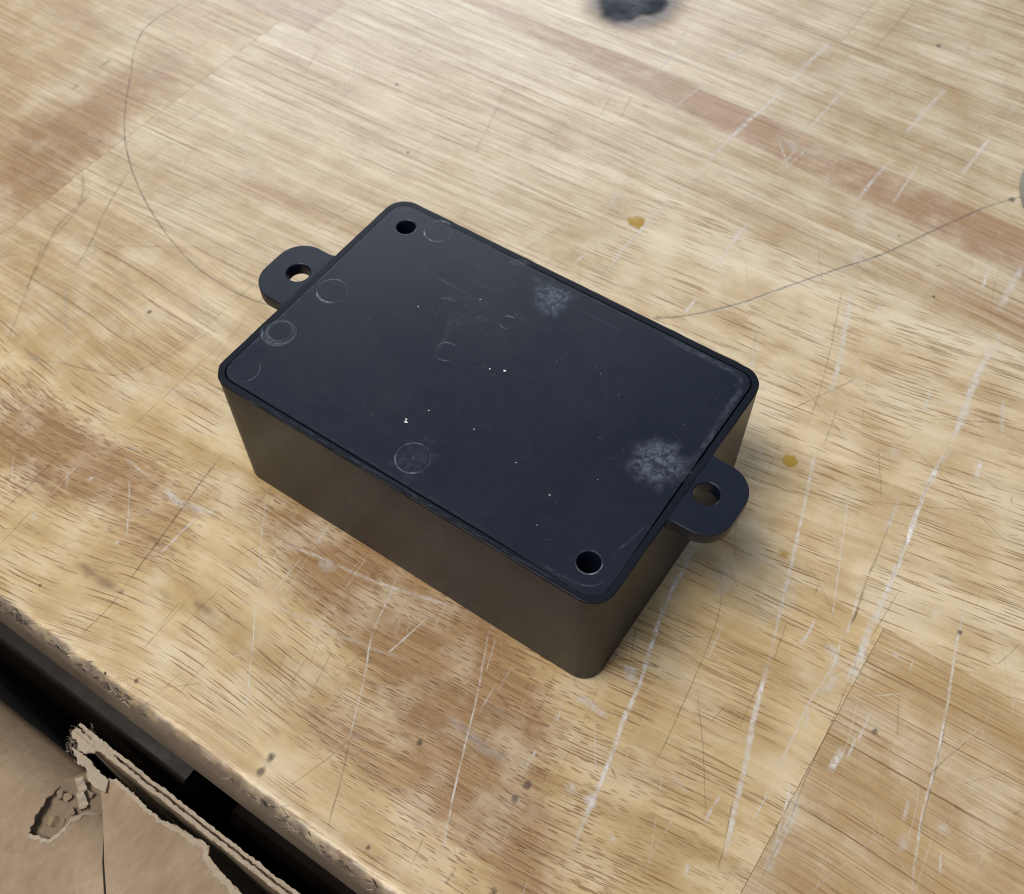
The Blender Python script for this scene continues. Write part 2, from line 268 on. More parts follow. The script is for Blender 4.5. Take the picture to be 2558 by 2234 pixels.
# measured marks: points on the bench top (mm), width, colour, strength
SCR = [([(83.5,37.6),(84.5,31.0),(85.4,22.7),(87.4,13.8),(89.5,5.9),(90.6,-1.2),(92.1,-7.7),(93.4,-14.6),(94.1,-19.7),(95.6,-25.9)],0.75,'w',0.85),([(93.1,70.3),(96.5,58.8),(99.7,47.9),(103.5,33.9),(106.6,22.7)],0.6,'w',0.6),([(106.6,22.7),(108.2,15.8),(109.4,11.1),(111.6,4.6),(113.4,-2.0),(116.1,-11.9)],0.9,'w',0.7),([(115.6,85.6),(115.4,78.9),(115.9,70.0),(117.3,59.3),(118.5,47.2),(119.0,38.3)],0.9,'w',0.75),([(115.6,85.6),(115.9,70.0),(118.5,47.2)],0.25,'d',0.6),([(130.8,56.9),(133.3,44.5),(136.5,31.8),(138.8,20.6),(140.3,11.5),(143.5,-0.1)],0.45,'w',0.6),([(136.7,32.5),(138.8,21.6),(141.2,7.3)],0.2,'d',0.5),([(118.6,39.2),(120.0,28.5),(120.6,22.1),(121.0,15.2),(121.6,5.2),(122.3,-0.9),(122.5,-7.5),(122.8,-14.3)],0.25,'d',0.45),([(118.5,40.4),(119.7,33.5),(120.3,26.9)],1.3,'w',0.6),([(121.1,4.3),(122.3,0.1),(122.4,-5.6),(122.9,-10.1)],1.3,'w',0.5),([(111.9,67.2),(113.3,57.9),(114.4,47.5),(115.7,39.1)],0.4,'d',0.45),([(112.1,68.0),(113.0,59.7)],0.6,'w',0.5),([(114.0,46.0),(116.0,35.1)],0.5,'w',0.5),([(109.8,35.1),(110.0,31.6),(109.8,28.4)],0.5,'w',0.6),([(114.8,36.7),(116.4,28.9),(116.0,20.6),(116.5,11.7),(116.8,5.5)],0.4,'w',0.6),([(113.7,31.7),(115.6,30.7),(117.4,28.9)],1.6,'w',0.6),([(115.3,29.3),(117.7,26.3),(116.9,21.8)],1.4,'w',0.4),([(119.8,5.0),(120.9,0.2),(121.7,-4.2)],0.3,'w',0.7),([(125.7,24.4),(125.9,19.7),(126.1,18.2)],0.35,'w',0.6),([(124.4,16.0),(124.3,13.2),(124.1,10.5)],1.2,'w',0.6),([(125.4,18.8),(125.7,14.2)],0.5,'w',0.5),([(81.3,-2.0),(84.7,-2.4),(88.0,-2.7)],1.5,'w',0.7),([(88.6,-15.8),(90.5,-17.6)],1.6,'w',0.55),([(92.2,-15.9),(93.4,-16.6),(94.4,-17.9)],1.7,'w',0.65),([(81.0,-14.3),(81.2,-18.3)],0.5,'w',0.5),([(110.9,-3.1),(110.7,-6.3),(110.9,-9.1)],0.5,'w',0.6),([(117.3,1.7),(117.4,-1.2),(117.5,-4.1)],0.35,'w',0.6),([(111.8,-15.7),(112.3,-18.3)],0.6,'w',0.6),([(122.0,86.3),(122.5,83.7),(122.8,81.0)],1.1,'w',0.6),([(127.4,50.8),(127.6,47.8)],0.5,'w',0.5),([(103.4,63.5),(110.2,43.4),(112.3,36.7)],0.18,'w',0.6),([(137.2,13.8),(137.8,9.8)],0.7,'w',0.4),([(138.1,6.5),(140.6,6.8)],2.5,'w',0.35),([(143.1,13.4),(144.7,11.5)],1.4,'w',0.35),([(144.9,8.8),(146.2,5.0)],0.4,'w',0.5),([(99.1,-19.2),(100.3,-20.3)],0.8,'w',0.5),([(124.4,37.2),(125.5,36.2)],1.0,'w',0.5),([(127.9,37.9),(128.3,34.7)],0.4,'w',0.5),([(102.3,-4.9),(106.1,-6.5)],1.0,'w',0.35),([(94.2,-4.7),(96.1,-4.4)],0.9,'w',0.3),([(85.7,7.9),(88.7,5.4)],2.0,'w',0.4),([(80.7,-5.2),(81.0,-8.8)],0.4,'w',0.4),([(105.2,77.8),(108.2,78.3)],2.2,'w',0.3),([(116.3,19.1),(117.7,15.1)],0.6,'w',0.5),([(90.1,35.5),(95.0,24.4),(98.4,1.9),(99.1,-6.1)],0.15,'d',0.5),([(96.2,25.2),(97.3,16.4)],0.35,'w',0.5),([(137.6,35.9),(136.5,31.8),(134.3,26.0),(132.0,18.5)],0.2,'y',0.7),([(141.6,28.8),(139.7,23.8),(138.2,18.8)],0.22,'d',0.6),([(142.7,52.1),(140.5,45.3),(138.1,46.6)],0.18,'d',0.5),([(115.4,41.9),(115.7,39.1),(115.6,37.5)],0.5,'d',0.8),([(106.7,20.5),(107.6,12.1),(107.9,7.9)],0.15,'d',0.4),([(112.9,-2.8),(115.3,-10.5),(116.2,-14.6)],0.2,'d',0.55),([(98.1,11.2),(103.1,4.1),(110.8,-8.2)],0.18,'d',0.45),([(82.9,16.1),(85.4,10.0),(86.6,6.8)],0.15,'d',0.45),([(83.3,7.4),(86.9,9.3),(90.9,10.5)],0.3,'d',0.6),([(84.2,6.9),(87.7,8.1),(89.4,10.4)],0.2,'w',0.6),([(103.6,77.5),(106.8,70.9),(109.7,65.0)],0.15,'d',0.35),([(109.1,81.2),(118.6,77.5),(128.2,72.8),(134.2,70.1)],0.16,'d',0.4),([(86.3,54.0),(97.3,59.4),(110.4,65.8),(127.3,75.0)],0.13,'d',0.4),([(86.1,-3.7),(91.4,-11.9)],0.18,'w',0.5),([(129.5,14.7),(134.1,17.9)],0.3,'d',0.2),([(153.6,22.8),(152.4,21.0)],0.4,'d',0.5),([(87.5,46.4),(91.8,37.3)],0.15,'d',0.4),([(86.0,42.0),(94.7,32.8)],0.15,'d',0.35),([(104.1,11.3),(103.3,6.4)],0.15,'d',0.4),([(101.3,45.7),(107.8,41.8),(113.7,35.9)],0.13,'d',0.3),([(128.5,29.7),(131.6,22.0)],0.15,'d',0.4),([(124.2,26.7),(128.7,30.4)],0.15,'w',0.6),([(107.0,42.5),(107.6,39.1)],0.15,'d',0.5),([(89.0,31.5),(90.4,33.8),(92.7,31.5),(91.8,28.4)],2.2,'w',0.22),([(105.7,31.6),(107.3,23.2)],0.13,'d',0.5),([(120.2,49.0),(119.8,36.5)],0.18,'d',0.45),([(90.1,17.4),(95.9,20.8),(105.3,22.4)],0.12,'d',0.35),([(48.6,82.1),(53.8,86.5),(61.4,95.7),(68.2,106.7),(75.3,118.0),(81.9,128.2),(89.2,143.0),(96.2,156.8),(101.9,164.9)],0.55,'d',0.75),([(53.9,86.2),(61.6,95.2),(68.5,106.2),(75.5,117.5),(82.1,127.7)],0.5,'w',0.4),([(47.8,82.4),(49.7,82.4)],1.8,'d',0.5),([(3.1,176.6),(4.6,165.7),(5.3,155.2)],1.0,'w',0.5),([(19.9,182.6),(18.9,175.9),(18.1,170.2)],1.0,'w',0.45),([(38.0,196.1),(36.6,182.1),(36.4,170.6)],1.4,'w',0.6),([(36.4,170.6),(35.2,158.8),(34.0,147.4),(33.2,135.6),(33.2,131.8)],1.0,'w',0.65),([(18.0,160.7),(16.6,149.9),(16.5,146.2)],0.6,'w',0.45),([(49.4,179.4),(49.1,169.5),(48.6,157.4)],0.9,'w',0.5),([(71.5,193.1),(70.3,182.6),(69.6,169.8)],1.0,'w',0.5),([(88.0,181.7),(87.5,171.2),(87.0,164.3)],0.8,'w',0.65),([(70.6,159.8),(70.0,150.7),(69.8,141.0)],0.9,'w',0.5),([(76.7,164.0),(77.1,152.3),(77.1,144.9)],0.5,'w',0.5),([(32.1,117.6),(31.9,106.1),(31.4,97.9),(32.4,86.1)],0.8,'w',0.4),([(20.4,114.9),(21.7,102.3)],0.7,'w',0.4),([(51.6,120.5),(51.6,111.6),(52.3,101.9)],0.9,'w',0.6),([(53.1,92.8),(53.1,86.5)],0.6,'w',0.6),([(53.4,80.5),(53.7,75.6)],0.6,'w',0.3),([(26.8,98.7),(25.4,90.9),(24.2,85.3)],0.6,'w',0.5),([(79.9,117.4),(83.6,105.4),(87.4,93.4),(89.9,83.0)],1.2,'w',0.55),([(78.3,115.4),(83.9,97.0),(86.9,85.7),(89.5,73.3)],0.25,'d',0.5),([(92.4,81.5),(94.3,71.3)],0.3,'d',0.4),([(113.1,116.8),(113.5,105.4),(114.9,93.6),(115.4,85.6)],1.3,'w',0.65),([(110.2,143.6),(110.3,133.5),(110.6,126.4)],1.6,'w',0.5),([(103.7,140.2),(105.2,130.0)],0.6,'w',0.5),([(113.2,121.2),(114.2,112.5)],0.6,'w',0.4),([(71.0,139.8),(75.7,130.8)],3.0,'w',0.28),([(72.2,138.5),(79.8,135.6),(82.3,134.3)],0.5,'w',0.4),([(77.0,127.8),(78.2,121.9)],2.2,'w',0.35),([(42.8,152.3),(47.7,146.5),(52.0,140.7)],0.5,'w',0.5),([(51.5,151.4),(50.1,140.4)],0.4,'w',0.55),([(49.5,150.0),(49.1,139.8)],0.4,'w',0.45),([(45.7,152.0),(50.8,148.6)],2,'w',0.3),([(120.3,103.6),(123.1,94.6)],1.0,'w',0.45),([(106.7,97.6),(107.7,91.1)],0.6,'w',0.5),([(110.9,98.0),(110.8,95.6)],0.9,'w',0.5),([(102.8,90.9),(103.1,88.8)],0.8,'w',0.4),([(70.1,88.5),(72.8,81.0)],1.2,'w',0.3),([(92.9,91.4),(92.2,89.3)],1,'w',0.6),([(93.1,92.4),(89.7,86.0),(84.0,75.0)],0.22,'d',0.6),([(76.9,84.6),(84.4,82.4),(93.6,77.6),(97.3,75.6)],0.15,'d',0.4),([(49.4,225.9),(49.4,211.9),(48.8,196.8)],0.5,'d',0.35),([(2.0,132.9),(0.2,141.3)],0.4,'d',0.4),([(6.8,134.9),(4.6,145.4)],0.4,'d',0.35),([(48.9,111.7),(49.2,110.0)],1.0,'w',0.5),([(32.2,127.3),(34.4,126.6)],1.6,'w',0.5),([(47.9,126.2),(49.3,131.3)],1.5,'w',0.3),([(7.9,115.2),(8.7,104.9)],0.3,'w',0.3),([(88.4,202.1),(88.9,191.6)],1.2,'w',0.3),([(69.5,193.0),(72.3,191.2)],1.6,'w',0.35),([(74.0,215.1),(73.5,210.9)],0.8,'w',0.6),([(17.5,193.2),(22.0,193.5)],1.2,'w',0.3),([(4.1,171.9),(4.1,167.9)],1.4,'w',0.5),([(87.9,114.6),(88.3,109.5)],0.3,'w',0.6),([(19.2,122.8),(20.3,113.8)],0.3,'w',0.3),([(109.7,90.2),(119.4,95.9),(126.0,99.7)],0.13,'d',0.5),([(18.4,69.2),(18.7,74.9),(19.7,88.0)],0.2,'d',0.3),([(12.4,82.1),(16.3,97.6)],0.2,'d',0.35),([(21.6,79.7),(22.9,97.1)],0.2,'d',0.3),([(-122.1,107.5),(-122.9,98.5),(-121.7,92.5),(-117.8,85.7),(-111.5,78.2),(-105.6,71.0),(-99.5,64.2),(-93.8,58.7),(-86.0,52.7)],0.5,'d',0.5),([(-86.0,52.7),(-76.7,47.0),(-66.9,42.3),(-56.4,38.3),(-46.0,35.7),(-35.3,35.1),(-29.0,35.7),(-22.6,36.9)],0.38,'d',0.8),([(-84.0,50.8),(-78.1,36.7),(-73.7,28.6),(-69.2,18.1)],0.5,'d',0.4),([(-95.1,45.4),(-86.0,36.5),(-83.7,26.8),(-74.8,9.6)],0.8,'d',0.35),([(-86.4,40.5),(-84.0,32.7),(-81.4,22.4)],0.6,'d',0.3),([(-83.6,22.8),(-74.2,9.1),(-64.7,-5.7)],0.5,'d',0.3),([(-91.2,15.8),(-70.7,28.1),(-46.0,44.2)],0.25,'d',0.35),([(-25.3,131.5),(-19.8,114.6),(-16.4,103.2)],0.4,'d',0.4),([(-76.8,116.0),(-72.2,102.3)],0.4,'d',0.3),([(-68.9,15.5),(-53.3,2.0)],0.9,'v',0.35),([(-54.4,-2.1),(-37.9,4.1),(-30.6,23.5),(-26.7,31.4)],0.2,'d',0.4),([(-63.4,-8.2),(-61.6,1.6),(-60.4,13.0)],0.25,'d',0.3),([(-64.5,-7.3),(-51.1,-1.5),(-36.0,3.8),(-26.1,7.2)],0.25,'d',0.4),([(-120.5,75.4),(-120.0,77.7),(-120.1,79.2)],1.2,'d',0.55),([(-119.8,63.6),(-119.3,65.4),(-119.4,66.8)],1.2,'d',0.5),([(-30.0,74.5),(-32.1,54.8)],0.15,'d',0.35),([(-30.5,61.9),(-31.2,36.5)],0.15,'d',0.3),([(-32.5,43.0),(-32.9,14.2)],0.15,'d',0.35),([(-27.7,32.5),(-23.7,15.4)],0.15,'d',0.3),([(-26.5,27.1),(-26.4,-7.1)],0.2,'d',0.45),([(-59.0,-3.6),(-56.1,-4.1)],2.5,'v',0.4),([(-61.1,65.7),(-57.7,67.5)],1.6,'v',0.4),([(-125.1,97.8),(-124.2,99.8)],1.6,'v',0.4),([(-143.4,73.1),(-140.0,74.1)],1.8,'v',0.4),([(-51.3,24.2),(-50.8,25.0)],0.8,'w',0.8),([(-14.6,11.9),(-11.1,11.1)],0.3,'w',0.4),([(2.9,27.0),(2.9,26.2)],0.2,'d',0.3),([(-31.6,53.2),(-30.5,42.5)],0.15,'d',0.3),([(-95.6,65.7),(-86.8,46.7)],0.4,'d',0.2),([(-82.6,65.1),(-82.7,49.5)],0.4,'d',0.2),([(-84.6,79.1),(-85.8,63.0)],0.4,'d',0.25),([(-41.7,92.9),(-36.3,74.4)],0.3,'d',0.25),([(-6.2,1.2),(-4.5,-10.0),(-2.5,-21.0),(-1.0,-30.5),(-0.2,-33.8)],0.35,'d',0.7),([(-0.2,-33.8),(0.1,-38.0),(0.0,-43.5)],0.3,'d',0.55),([(-1.4,-33.3),(0.5,-33.3)],1.3,'d',0.6),([(-0.0,-13.2),(-0.1,-18.0),(-0.1,-23.4)],0.45,'w',0.6),([(-33.7,-17.5),(-33.1,-26.6),(-32.8,-34.5)],0.25,'d',0.6),([(-28.1,-31.0),(-27.3,-39.3)],0.3,'d',0.45),([(-28.5,-16.2),(-28.2,-21.8),(-27.5,-26.4)],0.3,'w',0.4),([(6.9,-0.1),(13.2,-9.0),(21.5,-19.7)],0.25,'w',0.5),([(21.5,-19.7),(28.2,-28.5),(35.6,-38.3)],0.25,'w',0.6),([(22.6,0.1),(23.0,-2.3),(23.5,-4.7)],0.5,'w',0.5),([(50.6,-4.7),(49.7,-9.6),(48.7,-15.0)],0.3,'w',0.7),([(40.3,-0.4),(42.5,-7.8),(44.3,-13.9),(48.1,-20.7),(53.4,-31.5)],0.3,'w',0.5),([(53.4,-31.5),(56.2,-36.9),(60.0,-45.4)],0.3,'d',0.5),([(61.5,-0.9),(64.9,-8.1),(67.9,-14.5),(71.3,-23.0),(74.6,-30.5),(78.1,-37.9)],0.32,'w',0.7),([(63.2,-1.0),(65.6,-7.6)],0.2,'w',0.5),([(-12.8,-12.8),(-11.1,-12.4)],1.2,'d',0.6),([(-22.2,-11.2),(-12.8,-12.1)],0.5,'w',0.4),([(-9.9,-12.2),(-5.7,-12.9),(-2.0,-11.8),(2.4,-10.9)],1.4,'w',0.5),([(-6.1,-13.2),(-0.4,-12.1)],0.4,'d',0.4),([(15.9,-8.5),(26.8,-6.4),(33.9,-5.4),(40.7,-4.0),(49.9,-1.5),(56.3,0.1)],0.6,'w',0.5),([(26.0,-6.9),(30.1,-7.4)],1.8,'w',0.4),([(23.3,-19.6),(32.9,-18.0),(41.2,-16.6),(47.7,-15.2),(53.4,-13.6)],0.6,'w',0.3),([(65.0,-18.1),(67.4,-18.4),(71.0,-18.9),(74.4,-19.3),(78.1,-18.6)],1.7,'v',0.6),([(68.5,-12.4),(74.4,-12.3)],1.4,'v',0.25),([(11.3,-18.3),(14.5,-10.5)],0.2,'d',0.5),([(22.9,-8.4),(23.4,-17.7)],0.35,'w',0.5),([(33.1,-24.5),(35.1,-29.6)],0.2,'d',0.5),([(37.1,-23.0),(38.2,-29.7)],0.2,'d',0.5),([(40.2,-20.3),(42.4,-29.1)],0.22,'d',0.5),([(53.7,-29.1),(52.1,-36.6),(49.5,-44.6)],0.2,'d',0.4),([(25.2,-37.8),(19.2,-43.0)],0.15,'d',0.4),([(20.9,-35.8),(19.2,-47.8)],0.2,'d',0.3),([(53.0,-29.6),(54.9,-30.5)],2.0,'v',0.4),([(68.8,-32.4),(70.2,-33.5)],1.4,'v',0.5),([(-17.8,-14.0),(-8.1,-24.2)],0.3,'w',0.4),([(-29.4,-19.7),(-26.6,-22.9)],0.6,'w',0.4),([(-24.9,-18.9),(-23.4,-18.9)],0.9,'w',0.7),([(-26.8,-32.2),(-26.5,-30.6)],2,'w',0.35),([(-9.3,-26.4),(-8.3,-26.0)],0.8,'w',0.7),([(-12.8,-25.0),(-13.0,-25.5)],0.5,'w',0.7),([(10.2,-28.6),(10.7,-34.4)],0.2,'d',0.4),([(11.1,-24.2),(11.3,-40.0)],0.15,'d',0.35),([(22.7,-29.8),(22.9,-43.0)],0.15,'d',0.3),([(36.4,-19.3),(38.7,-24.8)],0.15,'d',0.4),([(73.8,-37.0),(75.1,-42.8)],0.25,'d',0.4),([(81.2,-38.1),(81.2,-41.4)],0.4,'d',0.5),([(19.2,-4.9),(21.8,-0.4)],0.2,'d',0.3),([(33.2,-0.7),(34.2,-10.9)],0.2,'w',0.4),([(68.5,-8.5),(68.9,-14.4)],0.3,'w',0.35),([(68.9,-4.2),(69.5,-10.0)],0.3,'w',0.3),([(64.9,-29.4),(70.5,-25.6)],0.2,'d',0.2),([(7.5,1.8),(7.7,-6.6)],0.12,'d',0.3),([(25.0,-32.4),(28.2,-28.5)],0.2,'w',0.4)]
SPOTS = [((44.1,-41.3),0.9),((44.4,-44.1),0.9),((14.8,-44.4),0.55),((63.6,-24.8),0.7),((67.3,-43.6),0.5),((88.2,-37.5),0.7),((83.1,-20.4),0.9),((82.6,-23.5),0.8),((127.7,21.4),0.6),((132.8,47.5),0.6),((100.4,162.8),1.0),((82.8,136.1),0.4),((62.8,209.5),0.8),((-49.3,114.0),0.6),((-30.6,94.5),0.5),((-46.2,19.9),0.7),((97.0,122.6),0.5),((16.1,-52.1),0.4),((-14.1,-41.0),0.4)]

# ------------------------------------------------------------------ the workbench
bench = empty('workbench', (0.0, -0.0488, 0.0))
tag(bench, 'worn pale butcher block workbench top, scratched and splintered along its front edge', 'workbench')
BENCH_SHIFT = (0.0, 48.8, 0.0)        # children keep world coordinates through this offset

def seat(o):                           # parent keeps the child where it stands
    o.matrix_parent_inverse = Matrix.Translation((0, 0.0488, 0))
    return o

# grain direction measured at points of the bench top: x, y, degrees
GRAIN = {
 1: [(94,54,8),(102,38,3),(92,6,8),(122,5,-4.6),(121,36,4),(115,3,22),(106,-1,2),(139,21,4.8),(92,-5,18),(126,5,-9),(89,-11,18),(93,-25,12),
     (108,-30,7),(-19,-43,5.6),(-37,-24,18),(-23,-13,16),(-19,-28,27),(4,-9,14),(13,-5,-4),(16,-22,-10),(27,-25,-13),(-5,-45,38),(9,-45,32),(13,-37,4),(54,-26,13),
     (75,-25,4),(29,-12,3),(43,-8,10),(18,-46,14),(-76,17,5),(-47,-2,-10),(-58,-6,-21),(-42,23,-3),(-24,5,-15),(-104,35,3),(50,-46,3),(80,-46,2),(40,20,2),(-12,16,-6),(-80,30,2),(150,-20,-8),(150,20,3)],
 2: [(65,109,5),(97,104,9),(110,112,4),(43,106,6),(117,98,15),(75,82,2),(-71,57,5),(-44,98,1),(-34,66,5),(0,80,3),(140,70,8),(94,56,11),(130,50,9),(-110,70,3),(-20,45,1)],
 3: [(0,150,1),(60,150,-2),(100,150,-4),(60,125,0),(-60,140,1),(-110,120,2)],
 4: [(0,210,0),(80,200,-2),(60,235,1)],
}
def solve_grain(row, x0, x1, y0, y1, h=5.0):
    nx = int((x1-x0)/h)+2; ny = int((y1-y0)/h)+2
    gx = np.linspace(x0, x1, nx); gy = np.linspace(y0, y1, ny); hx = gx[1]-gx[0]; hy = gy[1]-gy[0]
    pts = np.array(GRAIN[row], float)
    def theta(x, y):
        d2 = ((pts[:, 0]-x)/1.5)**2+(pts[:, 1]-y)**2
        wt = np.exp(-d2/(2*7.0**2)); wb = 0.012
        return math.radians((wt@pts[:, 2])/(wt.sum()+wb)) + .06*fbm(x, y, 26, row*3.3)
    idx = lambda i, j: i*ny+j
    n = nx*ny; A = np.zeros((n, n)); b = np.zeros(n)
    def eq(a, c, h_, val):
        A[a, a] += 1/h_**2; A[c, c] += 1/h_**2; A[a, c] -= 1/h_**2; A[c, a] -= 1/h_**2
        b[c] += val/h_; b[a] -= val/h_
    for i in range(nx):
        for j in range(ny):
            t = theta(gx[i], gy[j])
            if i+1 < nx: eq(idx(i, j), idx(i+1, j), hx, -math.sin(t))
            if j+1 < ny: eq(idx(i, j), idx(i, j+1), hy, math.cos(t))
    A[0, 0] += 1.0; b[0] += y0
    V = np.linalg.solve(A, b).reshape(nx, ny)
    def f(x, y):
        fx = min(max((x-x0)/hx, 0), nx-1.001); fy = min(max((y-y0)/hy, 0), ny-1.001)
        i, j = int(fx), int(fy); a, c = fx-i, fy-j
        return (V[i, j]*(1-a)+V[i+1, j]*a)*(1-c)+(V[i, j+1]*(1-a)+V[i+1, j+1]*a)*c
    return f

def g(x, y, cx, cy, rx, ry=None, deg=0.0):
    ry = ry or rx; t = math.radians(deg); dx, dy = x-cx, y-cy
    a = dx*math.cos(t)+dy*math.sin(t); c = -dx*math.sin(t)+dy*math.cos(t)
    return math.exp(-(a*a/(rx*rx)+c*c/(ry*ry)))
def sm(v, lo, hi):
    t = min(max((v-lo)/(hi-lo), 0), 1); return t*t*(3-2*t)

# the wood's own colouring, with some painted sheen and edge shade, as fields over the bench top (mm)
def f_heart(x, y):
    h = 0.0
    if -93 < x < 121 and y < 40.5:
        h += .95*g(x, y, -28, -19, 20, 9, 25) + .8*g(x, y, -44, -16, 12, 7, 15) + .4*g(x, y, -58, -11, 10, 5, 15) + .45*g(x, y, -2, -16, 12, 7, 0) + .95*g(x, y, 42, -8, 28, 10, 0) + 1.0*g(x, y, 66, -14, 23, 13, -25)
        h += .75*g(x, y, 78, -27, 20, 7.5, -18) + .6*g(x, y, 50, -31, 22, 5, -10) + .5*g(x, y, -4, -24, 10, 4, 0) + .6*g(x, y, 22, -3, 14, 7, 0)
        h += .55*g(x, y, 98, -36, 12, 3, -12)
        h -= .55*g(x, y, 12, -15, 9, 6, -10) + .4*g(x, y, 36, -26, 9, 3, -10)
    if x < -93 and y < 40.5: h += .2+.75*g(x, y, -103, 40, 13, 17)
    if x < -93.4 and 40.5 < y < 118: h += .12+.75*g(x, y, -106, 48, 15, 15)+.4*g(x, y, -104, 82, 9, 14)+.4*g(x, y, -108, 64, 11, 22)+.4*g(x, y, -140, 88, 16, 8)
    return max(h, 0)
def f_pink(x, y):
    p = 0.0
    if y > 118 and y < 196: p += 1.0*sm(y, 143.5-.11*(x-30), 148-.07*(x-30))*sm(y, 160-.03*(x-20), 155-.03*(x-20))*(.75+.25*sm(x, -60, 20)) + .6*g(x, y, 105, 127, 50, 5)+.45*g(x, y, 115, 163, 40, 5)
    if 40.5 < y < 118: p += .6*g(x, y, -50, 63, 34, 6, 8)
    return min(p, 1)
def f_stain(x, y):
    s = 0.0
    for cx, cy, rx, ry, a in ((-9,-34,4,1.5,.9),(-3,-34,3,1.6,.8),(8,-30,4.5,1.3,.8),(15,-27.5,4,1.4,.8),(22,-28,5,1.6,.45),(34,-31,7,1.6,.5),(47,-32.5,8,1.8,.55),(62,-34.5,8,1.4,.5),(36,-20,5,1.6,.35),(-107,89,3.2,2.2,.55),(-42,-22,6,4,.4)):
        s += a*g(x, y, cx, cy, rx, ry, -12)
    return s
def f_scorch(x, y):
    d = math.hypot((x+16.5)/12.0, (y-181.5)/13.0)
    return max(0, 1-(d-.85)/.75) if d > .85 else 1.0
def f_pale_sheen(x, y):  # paler rows of staves, with far-side sheen painted into the wood colour
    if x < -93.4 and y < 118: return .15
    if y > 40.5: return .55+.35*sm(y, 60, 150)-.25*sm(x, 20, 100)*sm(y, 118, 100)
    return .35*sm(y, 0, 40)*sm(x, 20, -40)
def f_line(x, y):
    if y > 118: return .75 + .2*sm(y, 135, 120)*sm(x, 20, 80)
    if y > 40.5: return .75 if x < -93.4 else .15+.7*sm(x, 45, -10)
    if x > 121: return .85
    if x < -93: return .9
    return .12+.6*sm(x, 0, -55)*sm(y, -8, 8) + .35*g(x, y, 100, 20, 18, 30) + .5*g(x, y, 22, -44, 50, 5)
def f_dens(x, y):
    if y > 40.5 or x < -93 or x > 121: return .1
    return min(1, .12 + 1.15*f_heart(x, y) + .3*sm(x, 30, 85)*sm(y, 10, -10))
def f_grime_shade(x, y, z):  # edge dirt, plus the dimmer light of the side face painted in
    e = 0.0
    if z < -.15: e = .55 + .35*sm(-z, .3, 2.4)
    else: e = .75*sm(y, -46.2, -48.2)
    return e

def stave(row, x0, x1, y0, y1, fv, seed, tone, front=False):
    """one glued board of the bench top: flat top, eased arrises, thickness; the front one has a worn outer edge"""
    step = 2.2; gap = .05
    xs = [x0+gap*.4, x0+gap*.4+.02] + list(np.arange(x0+1.0, x1-.9, step)) + [x1-gap*.4-.02, x1-gap*.4]
    ys = list(np.arange(y0+(4.2 if front else 1.0), y1-.9, step)) + [y1-gap*.4-.02, y1-gap*.4]
    if front: ys = [y0, y0, y0+.04, y0+.35, y0+.9, y0+1.7, y0+2.6, y0+3.4] + ys; zf = [-14, -3.2, -2.3, -1.25, -.55, -.16, -.02, 0]
    else: ys = [y0+gap*.4, y0+gap*.4+.02] + ys; zf = [-.03, 0]
    zs = zf + [0]*(len(ys)-len(zf)); zs[-1] = -.03
    verts, faces, uvs = [], [], []
    at = {k: [] for k in ('heart', 'pink', 'line', 'grime_shade', 'dens', 'scorch', 'stain', 'tone', 'pale_sheen')}
    if front: xs = [x0+gap*.4, x0+gap*.4+.02] + list(np.arange(x0+.6, x1-.5, .8)) + [x1-gap*.4-.02, x1-gap*.4]
    nx, ny = len(xs), len(ys)
    for i, x in enumerate(xs):
        wob = .35*fbm(x, 0, 9, seed)+.20*fbm(x, 3, 2.2, seed) if front else 0
        for j, y in enumerate(ys):
            z = zs[j]; yy = y
            if (i == 0 or i == nx-1) and z > -.03: z -= .13
            if front and 1 <= j <= 6:
                fade = 1-abs(j-3.2)/4.2
                yy = y+max(0, wob+.25)*1.5*fade; z = z-max(0, fbm(x, j*2.0, 1.7, seed+5))*.7*fade
            verts.append((x, yy, z)); vy = fv(x, max(yy, y0)) - (z if z > -1 else z*.9)*.8
            uvs.append((x+seed*311.0, vy+seed*77.0))
            at['heart'].append(f_heart(x, yy)); at['pink'].append(f_pink(x, yy)); at['line'].append(f_line(x, yy)); at['dens'].append(f_dens(x, yy))
            at['stain'].append(f_stain(x, yy)); at['scorch'].append(f_scorch(x, yy)); at['tone'].append(tone*(1-.7*sm(yy, 24, 40)*(seed == 3))); at['pale_sheen'].append(f_pale_sheen(x, yy))
            gr = f_grime_shade(x, yy, z) if front else 0.0
            if front and z > -1.5: gr += .25*max(0, fbm(x, yy, 3.0, 4.4))*sm(y, y0+6, y0+1)
            at['grime_shade'].append(gr)
    for i in range(nx-1):
        for j in range(ny-1):
            a = i*ny+j; faces.append((a, a+ny, a+ny+1, a+1))
    # skirt down to the underside
    ring = [i*ny for i in range(nx)] + [(nx-1)*ny+j for j in range(1, ny)] + [i*ny+ny-1 for i in range(nx-2, -1, -1)] + [j for j in range(ny-2, 0, -1)]
    base = len(verts)
    for r in ring:
        x, y, z = verts[r]; verts.append((x, y, -14.0 if z > -13.9 else -14.01)); uvs.append((uvs[r][0], uvs[r][1]+12))
        for k in at: at[k].append(at[k][r])
    m = len(ring)
    for q in range(m): faces.append((ring[q], base+q, base+(q+1) % m, ring[(q+1) % m]))
    o = mesh('stave', verts, faces, M_WOOD, bench, False, at); seat(o)
    me = o.data; lay = me.uv_layers.new(name='grain')
    li = np.empty(len(me.loops), dtype=np.int32); me.loops.foreach_get('vertex_index', li)
    lay.data.foreach_set('uv', np.asarray(uvs, dtype=np.float32)[li].ravel())
    sf = [not front or True]*len(me.polygons); me.polygons.foreach_set('use_smooth', sf)
    me.set_sharp_from_angle(angle=math.radians(38))
    return o
